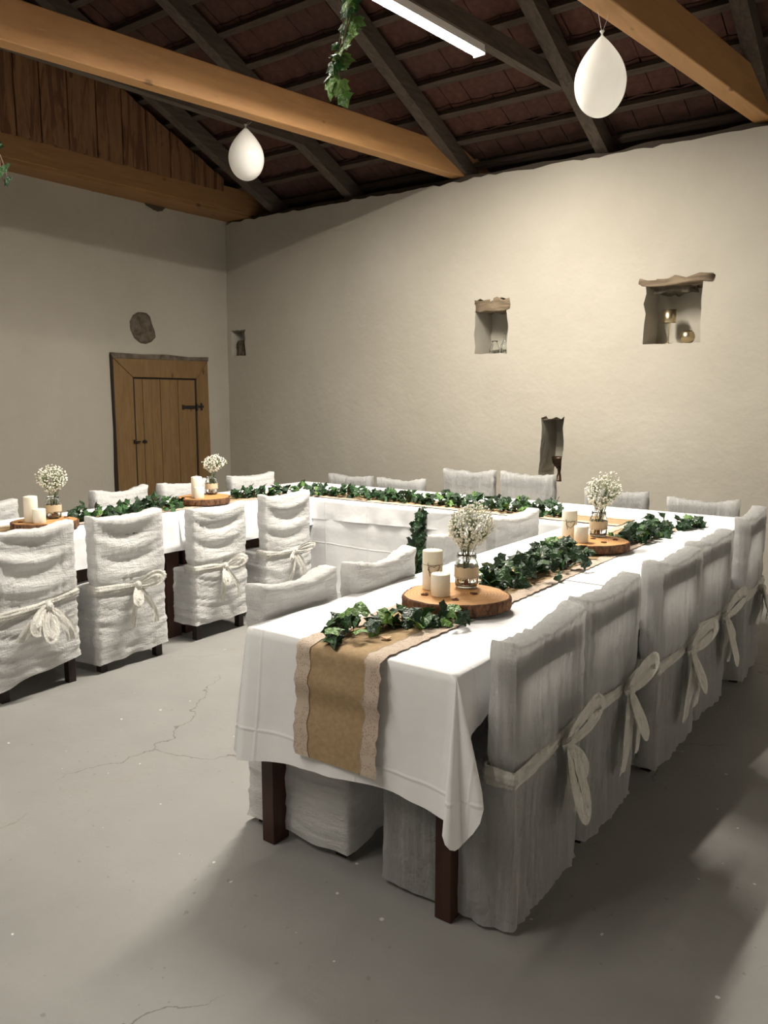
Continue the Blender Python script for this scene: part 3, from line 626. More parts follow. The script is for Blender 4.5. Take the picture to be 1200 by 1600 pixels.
# ---------------------------------------------------------------- chairs
CW, CD, SEAT, BT, BH = 0.455, 0.45, 0.475, 0.085, 0.87
def cover_mesh(seed, M, hemL, hemR, sash_z, kind):
    rnd = random.Random(seed)
    nx = 36; xs = [-CW/2+CW*i/nx for i in range(nx+1)]
    ys = [0, BT*0.33, BT*0.67, BT]+[BT+(CD-BT)*j/16 for j in range(1, 17)]
    zs = [SEAT*k/28 for k in range(29)]+[SEAT+(BH-SEAT)*k/28 for k in range(1, 29)]
    nb = 3; ks = 28; NX, NY, NZ = len(xs)-1, len(ys)-1, len(zs)-1
    def inside(i, j, k): return 0 <= i < NX and 0 <= j < NY and 0 <= k < NZ and (k < ks or j < nb)
    idx = {}; vs = []; fs = []
    def vid(i, j, k):
        if (i, j, k) not in idx: idx[(i, j, k)] = len(vs); vs.append(Vector((xs[i], ys[j], zs[k])))
        return idx[(i, j, k)]
    for i in range(NX):
        for j in range(NY):
            for k in range(NZ):
                if not inside(i, j, k): continue
                if not inside(i-1, j, k): fs.append((vid(i, j, k), vid(i, j, k+1), vid(i, j+1, k+1), vid(i, j+1, k)))
                if not inside(i+1, j, k): fs.append((vid(i+1, j, k), vid(i+1, j+1, k), vid(i+1, j+1, k+1), vid(i+1, j, k+1)))
                if not inside(i, j-1, k): fs.append((vid(i, j, k), vid(i+1, j, k), vid(i+1, j, k+1), vid(i, j, k+1)))
                if not inside(i, j+1, k): fs.append((vid(i, j+1, k), vid(i, j+1, k+1), vid(i+1, j+1, k+1), vid(i+1, j+1, k)))
                if not inside(i, j, k+1): fs.append((vid(i, j, k+1), vid(i+1, j, k+1), vid(i+1, j+1, k+1), vid(i, j+1, k+1)))
    bm = bmesh.new(); bv = [bm.verts.new(v) for v in vs]
    for f in fs: bm.faces.new([bv[i] for i in f])
    bmesh.ops.recalc_face_normals(bm, faces=bm.faces)
    low = {v: v.co.z for v in bm.verts if v.co.z < 1e-6}
    for it in range(2):
        bmesh.ops.smooth_vert(bm, verts=[v for v in bm.verts if v not in low], factor=0.5, use_axis_x=True, use_axis_y=True, use_axis_z=True)
    bm.normal_update()
    sd = Vector((seed*7.3, 0, 0))
    for v in bm.verts:
        p = v.co.copy(); n = v.normal.copy(); z = p.z; u = p.x/(CW/2)
        d = 0
        # gathered crinkles
        if kind == 'V':
            d += 0.0085*noise.noise(Vector((p.x*24, p.y*24, z*2.4))+sd)+0.007*noise.noise(Vector((p.x*52, p.y*52, z*6))+sd)+0.009*noise.noise(Vector((p.x*5, p.y*5, z*3))+sd)
            d += 0.004*noise.noise(Vector((p.x*5, p.y*5, z*26))+sd)
        else:
            sag = z+0.05*(1-u*u)
            d += 0.008*noise.noise(Vector((p.x*2.5, p.y*3, sag*26))+sd)+0.006*noise.noise(Vector((p.x*5, p.y*6, sag*55))+sd)*(1 if z < sash_z else .5)+0.004*noise.noise(Vector((p.x*50, p.y*50, z*5))+sd)*(z > sash_z)+0.008*noise.noise(Vector((p.x*4, p.y*5, z*5))+sd)
            if z > sash_z+0.05 and p.y < 0.05: d += 0.011*math.sin((sag-sash_z)*2*math.pi/0.15+seed)*(1-u*u)
        # pinch at the sash
        if p.y < BT+0.03:
            d -= 0.008*math.exp(-((z-sash_z)/0.03)**2)
        if p.y < 0.03 and z > sash_z: d -= 0.010*(1-u*u)*math.sin((z-sash_z)/(BH-sash_z)*math.pi)
        # skirt flare
        if z < SEAT-0.05: d += (0.018 if p.y > .1 else 0.006)*(1-z/SEAT)*(0.6+0.8*noise.noise(Vector((p.x*6, p.y*6, 0))+sd))
        if z < 0.10: d += 0.010*noise.noise(Vector((p.x*14, p.y*14, 3))+sd)*(1-z/0.1)
        v.co = p+n*d
        # top edge sags between raised corners; backrest leans a little
        if z > 0.6:
            k = (z-0.6)/(BH-0.6); v.co.z += k*(0.014*abs(u)**3-0.012*(1-abs(u))+0.010*noise.noise(Vector((p.x*9, 1, seed)))+ 0.006*noise.noise(Vector((p.x*30, 4, seed)))*k)
            v.co.x *= 1+0.012*k
        if kind == 'V' and z < 0.6: v.co.x *= 0.90+0.10*(z/0.6)
        # hem
        hem = hemL+(hemR-hemL)*(u+1)/2+0.014*noise.noise(Vector((p.x*7, p.y*7, seed*3.1)))+0.012*noise.noise(Vector((p.x*3, p.y*3, seed)))
        if z < SEAT: v.co.z = hem+(v.co.z)*(SEAT-hem)/SEAT if z > 1e-6 else max(0.012, hem)
    me = bpy.data.meshes.new('cover'); bm.to_mesh(me); bm.free(); me.materials.append(M)
    for p in me.polygons: p.use_smooth = True
    return me
def ribbon(mb, pts, wds, nrm, seed=0, fold=0.004, nw=8, twist=None):
    """strip along pts; nrm = outward direction"""
    N = len(pts); P = []
    Q = [Vector(p) for p in pts]
    for i in range(N):
        d = (Q[min(i+1, N-1)]-Q[max(i-1, 0)]).normalized(); n = Vector(nrm if twist is None else twist(i/(N-1))).normalized(); s = d.cross(n).normalized(); n = s.cross(d)
        w_ = wds[i]; row = []
        for j in range(nw+1):
            v = j/nw-.5; hgt = fold*.45*math.sin(v*math.pi*4+seed+i*0.3)+fold*1.6*noise.noise(Vector((v*5, i*0.22, seed)))
            row.append(Q[i]+s*v*w_+n*hgt)
        P.append(row)
    mb.grid(P)
def bez(P, n=14):
    P = [Vector(p) for p in P]; out = []
    m_ = len(P)-1
    for i in range(n+1):
        t = i/n; q = Vector((0, 0, 0))
        for k in range(m_+1): q += P[k]*(math.comb(m_, k)*t**k*(1-t)**(m_-k))
        out.append(q)
    return out
def band_mesh(sz, tilt, seed):
    """sash wrapped round the backrest"""
    mb = MB(); P = []; N = 60; ring = []
    hx, y0, y1, rr = CW/2+0.002, -0.004, BT+0.006, 0.02
    cor = [(hx, y0), (hx, y1), (-hx, y1), (-hx, y0)]
    path = []
    for i in range(4):
        a = Vector((*cor[i], 0)); b = Vector((*cor[(i+1) % 4], 0)); n = [6, 24, 6, 24][i]
        for k in range(n): path.append(a.lerp(b, k/n))
    path.append(path[0].copy())
    for i, p in enumerate(path):
        row = []; c = Vector((0, BT/2, 0)); out = Vector((1 if p.x > 0 else -1, 0, 0)) if abs(abs(p.x)-hx) < 1e-4 and y0+.001 < p.y < y1-.001 else Vector((0, -1 if p.y < BT/2 else 1, 0))
        if abs(abs(p.x)-hx) < 1e-4 and not (y0+.001 < p.y < y1-.001): out = Vector((math.copysign(.7, p.x), -.7 if p.y < BT/2 else .7, 0))
        u = p.x/hx; back = p.y < BT/2
        cz = sz+(tilt*u if True else 0)-(0.012*(1-abs(u)) if back else 0)
        w_ = 0.055*(0.75+0.25*abs(u)+0.25*noise.noise(Vector((p.x*5, p.y*5, seed)))) if back else 0.06
        for j in range(9):
            v = j/8-.5; bulge = 0.008*math.cos(v*math.pi)+0.003*math.sin(v*20+seed+u*3)+0.003*noise.noise(Vector((p.x*14, v*9, seed)))
            row.append(p+out*(bulge-0.003)+Vector((0, 0, cz+v*w_+0.004*noise.noise(Vector((p.x*6, seed, 0))))))
        P.append(row)
    mb.grid(P); return mb
def bow_mesh(style, seed, cx, cz, S=1.18):
    """knot, loops and tails on the rear face; -y is outward"""
    mb = MB(); o = Vector((cx, -0.028, cz)); N = (0, -1, 0.15)
    ks = MB(); kn = MB()
    pts = bez([o+Vector((-.022, 0.004, -.012)), o+Vector((0, -.03, .0)), o+Vector((.022, 0.004, .012))], 6); ribbon(kn, pts, [.04]*7, (0, -1, 0), seed, .003)
    kn.lathe([(0, -0.028), (0.014, -0.02), (0.022, 0), (0.014, 0.02), (0, 0.028)], 10, (o.x, o.y, o.z))
    def loop(ax, az, L, w_, sd):
        e = Vector((ax, -0.25, az)).normalized()*L*S
        side = Vector((az, 0, -ax))*L*0.30*S; w_ = w_*1.15
        pts = bez([o, o+e*.45+side+Vector((0, -.02, 0)), o+e*1.25+side*1.1+Vector((0, -.045, 0)), o+e*1.25-side+Vector((0, -.02, 0)), o+e*.45-side*.9+Vector((0, 0.0, 0)), o], 22)
        wds = [w_*(0.35+0.75*math.sin(math.pi*min(1, max(0, i/22)))**0.6) for i in range(23)]
        ribbon(mb, pts, wds, N, sd, .004)
    def tail(dx, dz, L, w_, sd, sway=0.02):
        L *= S; dx *= S; w_ *= 1.1
        pts = bez([o, o+Vector((dx*.3, -.02, -L*.25)), o+Vector((dx*.8+sway, -.025, -L*.6)), o+Vector((dx, -.012, -L))], 16)
        ribbon(mb, pts, [w_*(0.4+0.6*min(1, i/6)) for i in range(17)], N, sd, .0045)
    if style == 0:      # two drooping loops pressed together, two tails (left row first)
        loop(-.75, -.7, .13, .055, seed); loop(-.15, -1, .15, .04, seed+1); tail(.10, 0, .17, .06, seed+2, .02); tail(-.14, 0, .13, .05, seed+3, -.01)
    elif style == 1:    # one loop up to the side, long tails
        loop(.85, .35, .12, .04, seed); loop(-.3, -.9, .09, .045, seed+1); tail(-.04, 0, .20, .035, seed+2, -.02); tail(.09, 0, .20, .03, seed+3, .03)
    elif style == 2:    # upright loop, hanging loop, two tails
        loop(.62, .75, .14, .045, seed); loop(-.05, -1, .19, .05, seed+1); tail(.09, 0, .14, .045, seed+2, .02); tail(-.03, 0, .17, .045, seed+4, -.02); tail(.04, 0, .20, .03, seed+6, .03)
    elif style == 3:    # slender bow, butterfly
        loop(.8, .25, .13, .025, seed); loop(-.8, -.25, .10, .025, seed+1); tail(-.06, 0, .17, .022, seed+2); tail(.05, 0, .18, .06, seed+3, .03)
    else:
        loop(.7, .7, .13, .05, seed); tail(-.05, 0, .24, .06, seed+1, -.02); tail(.05, 0, .22, .05, seed+2, .01); loop(.2, -1, .15, .04, seed+3)
    mb.add(kn.v, kn.f); return mb
leg_me = {}
def leg_mesh(sx, sy):
    if (sx, sy) not in leg_me:
        a = (sx*(CW/2-.02), (BT*0+.026) if sy < 0 else CD-.02); b = (a[0]-sx*.042, a[1]-sy*.042)
        if sy < 0: b = (b[0], a[1]+.042)
        leg_me[(sx, sy)] = MB().box((min(a[0], b[0]), min(a[1], b[1]), 0), (max(a[0], b[0]), max(a[1], b[1]), SEAT-.05)).mesh('leg', BLACKW, False)
    return leg_me[(sx, sy)]
post_me = {sx: MB().box((min(sx*(CW/2-.022), sx*(CW/2-.058)), .03, SEAT-.05), (max(sx*(CW/2-.022), sx*(CW/2-.058)), .055, BH-.05)).mesh('back_post', BLACKW, False) for sx in (-1, 1)}
top_me = MB().box((-CW/2+.015, .018, BH-.115), (CW/2-.015, .06, BH-.03)).mesh('top_rail', BLACKW, False)
pan_me = MB().box((-CW/2+.03, .035, SEAT-.055), (CW/2-.03, CD-.02, SEAT-.03)).mesh('seat_panel', BLACKW, False)
rail_me = MB().box((-CW/2+.03, .03, .32), (CW/2-.03, CD-.03, SEAT-.06)).mesh('seat_frame', BLACKW, False)
cover_cache = {}; 
def chair(x, y, rz, top, label, group, variant=0, bow=None, hem=(0.02, 0.02), seed=1, bx=0.03, sz=0.49, tilt=0.0, wx=None):
    """x,y: middle of the rear face; local +y points to the table"""
    t = thing('covered_chair', label, 'chair', (x, y, 0), rz, group); t.scale = (wx or (1.09 if bow is not None and variant == 0 else 1), 1, top/BH)
    kd = 'V' if variant == 0 else 'H'; key = (kd, hem, seed, sz)
    if key not in cover_cache: cover_cache[key] = cover_mesh(seed, CREPE_V if kd == 'V' else CREPE_H, hem[0], hem[1], sz, kd)
    link('slipcover', cover_cache[key], t)
    nar = .88 if variant == 0 else 1
    for sx in (-1, 1):
        for sy in (-1, 1): link('leg', leg_mesh(sx, sy), t).scale = (nar, 1, 1)
    link('seat_frame', rail_me, t).scale = (nar, 1, 1)
    for sx in (-1, 1): link('back_post', post_me[sx], t)
    link('top_rail', top_me, t); link('seat_panel', pan_me, t).scale = (nar, 1, 1)
    if bow is not None:
        s = band_mesh(sz, tilt, seed).build('sash', SASH, t, True)
        bow_mesh(bow, seed*1.7, bx, sz-0.01).build('bow', SASH, s, True)
    return t
# right row, seen from behind: rear faces look toward +x, so local +y -> -x : rz = +90deg
RG = 'covered chairs along the outer side of the right arm'
chair(-0.945, 2.135, R(91), .857, 'white covered chair nearest the camera, standing against the end of the right arm', RG, 0, 2, (0.015, 0.03), 1, bx=0.06, sz=.50, tilt=.012)
chair(-0.955, 2.685, R(90), .865, 'second white covered chair from the camera along the right arm', RG, 0, 4, (0.02, 0.02), 2, bx=0.07, sz=.49)
chair(-0.925, 3.36, R(87), .87, 'third white covered chair along the right arm, its bow drooping low', RG, 0, 4, (0.02, 0.05), 3, bx=0.06, sz=.47, tilt=.02)
chair(-0.935, 3.955, R(88), .865, 'fourth white covered chair along the right arm, half behind the third', RG, 0, 2, (0.03, 0.03), 4, bx=0.08, sz=.48)
chair(-0.905, 4.68, R(92), .90, 'last white covered chair of the right arm, at the right edge of the picture', RG, 0, 0, (0.02, 0.03), 5, bx=0.06, sz=.47)
# inner side of the right arm: rear faces look toward -x
IG = 'covered chairs along the inner side of the right arm'
chair(-2.005, 2.125, R(-90), .87, 'white covered chair inside the U nearest the camera, only its back top above the tablecloth', IG, 1, None, (0.07, 0.03), 11, wx=.90)
chair(-1.975, 2.615, R(-90), .872, 'second white covered chair inside the right arm, beside the hanging ivy', IG, 1, None, (0.06, 0.04), 12, wx=.92)
chair(-2.06, 3.37, R(-88), .872, 'third white covered chair inside the right arm, behind the near flower jar', IG, 1, None, (0.05, 0.04), 13)
chair(-2.05, 3.93, R(-94), .885, 'farthest white covered chair inside the right arm, with a raised back corner', IG, 1, None, (0.05, 0.04), 14)
# inner side of the left arm: rear faces look toward +x (to the camera)
LG = 'covered chairs along the inner side of the left arm'
chair(-3.785, 2.185, R(90), .868, 'white covered chair with a wide bow cut off by the left edge of the picture', LG, 1, 0, (0.07, 0.15), 21, bx=0.04, sz=.47, tilt=.03)
chair(-3.785, 2.755, R(89), .868, 'white covered chair with thin hanging bow, second from the left edge', LG, 1, 1, (0.04, 0.08), 22, bx=0.02, sz=.475, tilt=.008)
chair(-3.83, 3.475, R(92), .83, 'white covered chair with side bow standing right of the dark table leg', LG, 1, 1, (0.10, 0.10), 23, bx=0.0, sz=.48, tilt=.0)
chair(-3.80, 4.075, R(90), .855, 'white covered chair with slender looped bow in the inner corner of the tables', LG, 1, 3, (0.06, 0.06), 24, bx=0.03, sz=.47)
# outer side of the left arm: rear faces look toward -x (to the door)
DG = 'covered chairs between the left arm and the door wall'
chair(-4.96, 2.50, R(-90), .865, 'white chair back behind the leftmost wood slice, at the left edge', DG, 1, None, (0.03, 0.03), 11)
chair(-4.94, 3.49, R(-88), .868, 'white chair back in front of the left door post', DG, 1, None, (0.03, 0.03), 12)
chair(-4.95, 4.075, R(-89), .868, 'white chair back in front of the door, beside the wood slice', DG, 1, None, (0.03, 0.03), 13)
chair(-4.93, 4.78, R(-95), .87, 'white chair back in the far left corner, right of the door', DG, 1, None, (0.03, 0.03), 14)
# behind the cross table: rear faces look toward +y
BG = 'covered chairs between the cross table and the niche wall'
chair(-4.39, 5.55, R(180), .838, 'white chair back behind the cross table, leftmost of that row', BG, 0, None, (0.02, 0.02), 2)
chair(-3.86, 5.55, R(181), .838, 'white chair back behind the cross table, second from the left', BG, 0, None, (0.02, 0.02), 3)
chair(-3.345, 5.80, R(184), .922, 'tall white chair back standing away from the cross table, left one of two', BG, 0, None, (0.02, 0.02), 4)
chair(-2.81, 5.80, R(179), .925, 'tall white chair back under the narrow niche', BG, 0, None, (0.02, 0.02), 5)
chair(-2.05, 5.68, R(180), .855, 'low white chair back behind the farther flower jar', BG, 0, None, (0.02, 0.02), 2)
chair(-1.43, 5.58, R(180), .848, 'white chair back at the right end of the cross table', BG, 0, None, (0.02, 0.02), 3)

# ---------------------------------------------------------------- centrepieces
def slice_thing(x, y, r, rz, label, seed):
    t = thing('wood_slice', label, 'wood slice', (x, y, T+0.010), rz, None); H = 0.045
    def fn(a, z): return 1+0.05*math.sin(a*2+seed)+0.025*math.sin(a*3+seed*2)+0.012*math.sin(a*7+seed)+0.02*noise.noise(Vector((math.cos(a)*5, math.sin(a)*5, seed)))
    MB().lathe([(r*0.93, 0.002), (r*0.965, 0.004), (r*0.965, H-.001), (0.0001, H)], 72, fn=fn).build('sawn_disc', SLICE, t)
    def fn2(a, z): return fn(a, z)*(1+0.02*noise.noise(Vector((math.cos(a)*9, math.sin(a)*9, z*60+seed))))
    b = MB().lathe([(r*0.95, 0.0), (r*0.99, 0.003), (r*1.005, 0.012), (r*1.0, 0.024), (r*1.008, 0.036), (r*0.995, H-.002), (r*0.96, H-.0005), (r*0.95, H*.5), (r*.95, 0)], 96, fn=fn2)
    b.build('bark', BARK, t, True); return t
def candle(x, y, r, h, z, label, group, heart=False):
    t = thing('pillar_candle', label, 'candle', (x, y, z), 0, group)
    MB().lathe([(r*.96, 0), (r, .003), (r, h*.93), (r*.96, h*.95), (r*.5, h*.975), (r*.15, h*.985), (0, h*.98)], 32).build('wax_body', WAX, t, True)
    MB().tube([(0, 0, h*.975), (0.001, 0, h+.004), (.003, .001, h+.008)], .0012, 5).build('wick', WICK, t)
    if heart:
        pts = []
        a0 = math.atan2(-y, -x)+0.15
        for k in range(30):
            q = 2*math.pi*k/30; u = 0.020*math.sin(q)**3*1.05; v = 0.020*(0.81*math.cos(q)-0.31*math.cos(2*q)-0.12*math.cos(3*q))
            a = a0+u/r; pts.append(((r+.003)*math.cos(a), (r+.003)*math.sin(a), h*.52+v+u*0.2))
        mb = MB().tube(pts, .0011, 5, closed=True)
        mb.tube([((r+.003)*math.cos(a0-.6+.02*i), (r+.003)*math.sin(a0-.6+.02*i), h*.68-.0045*i) for i in range(12)], .0011, 5)
        mb.tube([((r+.001)*math.cos(6.2832*i/24), (r+.001)*math.sin(6.2832*i/24), h*.62) for i in range(24)], .0006, 4, closed=True)
        mb.build('heart_ornament', WIRE, t, True)
    return t
JR, JH = 0.043, 0.128
jar_out = [(0.0, 0.004), (.036, .002), (.0415, .008), (JR, .02), (JR, .086), (.041, .098), (.035, .107), (.0345, .126), (.036, .128)]
jar_in = [(.033, .128), (.032, .107), (.038, .097), (.040, .086), (.040, .02), (.036, .010), (0, .009)]
jar_me = MB().lathe(jar_out+jar_in, 36).mesh('glass', GLASS, True)
thr_me = MB().tube([(.0365*math.cos(a*.35), .0365*math.sin(a*.35), .112+.00022*a) for a in range(44)], .0014, 5).mesh('thread', GLASS, True)
water_me = MB().lathe([(0, .0095), (.0355, .0105), (.0395, .0205), (.0395, .05), (0, .05)], 32).mesh('water', WATER, True)
band_me = MB().lathe([(JR+.0012, .038), (JR+.002, .040), (JR+.002, .080), (JR+.0012, .082)], 48, fn=lambda a, z: 1+.004*math.sin(a*24)*(z > .07 or z < .045))
bb = MB(); P = []
for z in (.040, .046, .060, .076, .082): P.append([((JR+.0022+.0006*math.sin(k*2.2))*math.cos(2*math.pi*k/60), (JR+.0022+.0006*math.sin(k*2.2))*math.sin(2*math.pi*k/60), z+.002*math.sin(k*1.05)*(z > .08 or z < .041)) for k in range(61)])
band_me = MB().grid(P).mesh('lace_band', BAND, True)
tag_me = MB().box((JR+.003, -.008, .018), (JR+.006, .008, .034)).mesh('wooden_tag', HEARTD, False)
twine_me = MB().tube([((JR+.0035)*math.cos(2*math.pi*k/40), (JR+.0035)*math.sin(2*math.pi*k/40), .0445) for k in range(40)], .0014, 5, closed=True).mesh('twine', LACE, True)
def jar(x, y, z, label):
    t = thing('glass_jar', label, 'jar', (x, y, z), math.atan2(-y, -x), None)
    link('glass', jar_me, t); link('screw_thread', thr_me, t); link('water', water_me, t); link('lace_band', band_me, t); link('twine', twine_me, t); link('wooden_tag', tag_me, t)
    return t
def bouquet_mesh(seed, rad=0.098, squash=1.0, lean=(0, 0), nb=420):
    rnd = random.Random(seed); st = MB(); bl = MB(); z0 = .013; zc = .215
    ico = bmesh.new(); bmesh.ops.create_icosphere(ico, subdivisions=1, radius=1); iv = [v.co.copy() for v in ico.verts]; iff = [tuple(v.index for v in f.verts) for f in ico.faces]; ico.free()
    hubs = []
    for s in range(16):
        a = rnd.uniform(0, 6.28); b = rnd.uniform(0.1, 1)**.5
        foot = Vector((rnd.uniform(-.018, .018), rnd.uniform(-.018, .018), z0+rnd.uniform(0, .01))); mid = Vector((math.cos(a)*.02*b, math.sin(a)*.02*b, .135))
        tip = Vector((math.cos(a)*rad*.55*b+lean[0]*.5, math.sin(a)*rad*.55*b+lean[1]*.5, .19+rnd.uniform(0, .03)))
        st.tube(bez([foot, mid, tip], 7), [.0016]*5+[.0012]*3, 4); hubs.append((mid.lerp(tip, .3), tip))
    for i in range(nb):
        while True:
            p = Vector((rnd.uniform(-1, 1), rnd.uniform(-1, 1), rnd.uniform(-1, 1)))
            if 0.25 < p.length < 1: break
        p = p.normalized()*(p.length**.45); lob = 1+0.22*noise.noise(p*1.8+Vector((seed, 0, 0)))+0.1*noise.noise(p*5+Vector((seed, 0, 0)))
        q = Vector((p.x*rad*lob, p.y*rad*lob, zc+p.z*rad*squash*lob*(1.0 if p.z > 0 else .75)))
        f = (q.z-.12)/.17; q.x *= min(1, .35+f); q.y *= min(1, .35+f); q.x += lean[0]*f; q.y += lean[1]*f
        r = rnd.uniform(.0036, .0058); sc = Vector((rnd.uniform(.8, 1.2), rnd.uniform(.8, 1.2), rnd.uniform(.7, 1.1)))
        bl.add([q+Vector((v.x*sc.x, v.y*sc.y, v.z*sc.z))*r*rnd.uniform(.75, 1.2) for v in iv], iff)
        h = min(hubs, key=lambda h: (h[1]-q).length); c = h[1].lerp(q, .5)+Vector((0, 0, -.008))
        st.tube([h[0].lerp(h[1], rnd.uniform(.5, 1)), c, q], .0006, 3)
    return st.mesh('stems', GSTEM, True), bl.mesh('blossoms', BLOOM, True)
def bouquet(x, y, z, label, seed, **kw):
    t = thing('flower_bunch', label, 'flowers', (x, y, z)); a, b = bouquet_mesh(seed, **kw); link('stems', a, t); link('blossoms', b, t, kind='stuff'); return t
def heart(x, y, z, rz, label, solid=False, s=.014):
    mb = MB(); out = []; inn = []
    for k in range(24):
        q = 2*math.pi*k/24; u = math.sin(q)**3; v = .81*math.cos(q)-.31*math.cos(2*q)-.12*math.cos(3*q)
        out.append((u*s, v*s)); inn.append((u*s*.62, v*s*.62))
    if solid:
        n = 24; mb.add([(a, b, 0) for a, b in out]+[(a, b, .003) for a, b in out], [tuple(range(n))[::-1], tuple(range(n, 2*n))]+[(i, (i+1) % n, n+(i+1) % n, n+i) for i in range(n)])
    else:
        o2 = out+[out[0]]; i2 = inn+[inn[0]]
        mb.grid([[(*p, 0) for p in o2], [(*p, .004) for p in o2], [(*p, .004) for p in i2], [(*p, 0) for p in i2], [(*p, 0) for p in o2]])
    o = mb.build('wooden_heart', HEART if solid else HEARTD, None); o.location = (x, y, z); o.rotation_euler = (0, 0, rz)
    o['label'] = label; o['category'] = 'heart'; return o
ZS = T+0.010+0.045
SL = [(-1.468, 2.448, .185, .3, 'bark-edged wood slice on the nearest table, holding candles and a flower jar', 1.0),
      (-1.500, 3.790, .178, 1.2, 'bark-edged wood slice on the right arm, the one farther from the camera', 2.3),
      (-4.262, 2.535, .172, 2.2, 'bark-edged wood slice at the left edge of the picture', 3.7),
      (-4.388, 3.835, .190, 0.8, 'bark-edged wood slice in front of the door', 5.1)]
for a in SL: slice_thing(*a)
WH = ['on the nearest wood slice', 'on the right arm\'s farther slice', 'on the leftmost wood slice', 'on the wood slice in front of the door']
CT = [(-1.578, 2.460), (-1.600, 3.755), (-4.268, 2.455), (-4.388, 3.765)]; CS = [(-1.497, 2.388), (-1.515, 3.703), (-4.190, 2.458), (-4.318, 3.725)]; JP = [(-1.487, 2.552), (-1.510, 3.910), (-4.288, 2.605), (-4.438, 3.945)]
for i in range(4):
    candle(*CT[i], .0375, .152, ZS, 'tall ivory pillar candle '+('with wire heart ' if i < 2 else '')+WH[i], 'tall candles', i < 2)
    candle(*CS[i], .0345, .084, ZS, 'short ivory pillar candle '+WH[i], 'short candles')
    jar(*JP[i], ZS, 'glass jar with lace band and water '+WH[i])
bouquet(*JP[0], ZS, 'bunch of tiny white blossoms in the jar on the nearest slice', 3, lean=(.008, .018), nb=700)
bouquet(*JP[1], ZS, 'airy bunch of tiny white blossoms in the jar on the farther right slice', 8, lean=(.02, .03), squash=1.15)
bouquet(*JP[2], ZS, 'round bunch of tiny white blossoms in the jar at the left edge', 13, rad=.092)
bouquet(*JP[3], ZS, 'bunch of tiny white blossoms in the jar before the door', 19, rad=.085, lean=(.02, .03), squash=.85)
for (x, y, a, l) in ((-1.545, 2.36, .9, 'small wooden heart left of the short candle on the nearest slice'), (-1.419, 2.364, 1.4, 'small wooden heart at the front rim of the nearest slice'), (-1.412, 2.476, .4, 'small wooden heart before the jar on the nearest slice'),
                     (-1.418, 3.752, .5, 'small wooden heart near the front rim of the farther right slice'), (-1.402, 3.86, 1.6, 'small wooden heart at the right rim of the farther right slice'), (-1.50, 3.825, .8, 'small wooden heart behind the short candle on the farther right slice'),
                     (-4.29, 2.40, .2, 'small wooden heart left of the candles on the leftmost slice'), (-4.18, 2.62, 1.0, 'small wooden heart at the right front of the leftmost slice'), (-4.27, 2.672, .6, 'small wooden heart at the far right rim of the leftmost slice')):
    heart(x, y, ZS+.0005, a, l)
heart(-1.437, 1.978, T+.0095, .8, 'pale wooden heart lying on the burlap near the table end', True, .016)

# ---------------------------------------------------------------- ivy
def leaf_mesh(M, seed):
    ol = [(0, 0), (.17, -.15), (.40, -.14), (.43, .05), (.62, .26), (.42, .36), (.28, .58), (.0, .95), (-.28, .58), (-.42, .36), (-.62, .26), (-.43, .05), (-.40, -.14), (-.17, -.15)]
    rnd = random.Random(seed); vs = [(0, .22, 0)]+[(x*rnd.uniform(.88, 1.1), y*rnd.uniform(.9, 1.08), -.32*abs(x)**1.3*(1+rnd.uniform(-.3, .6))+.10*math.sin(y*3+seed)-.25*max(0, y-.4)**2+rnd.uniform(-.03, .03)) for x, y in ol]
    vs.append((0, .55, .05)); n = len(ol); fs = [(0, 1+i, 1+(i+1) % n) for i in range(n) if i not in (6, 7)]+[(0, 7, n+1), (7, 8, n+1), (8, 9, n+1), (9, 0, n+1)]
    return MB().add(vs, fs).mesh('leaf', M, False)
LEAVES = [leaf_mesh(LEAF_D, 1), leaf_mesh(LEAF_D, 2), leaf_mesh(LEAF_D, 3), leaf_mesh(LEAF_M, 4), leaf_mesh(LEAF_M, 5), leaf_mesh(LEAF_L, 6)]
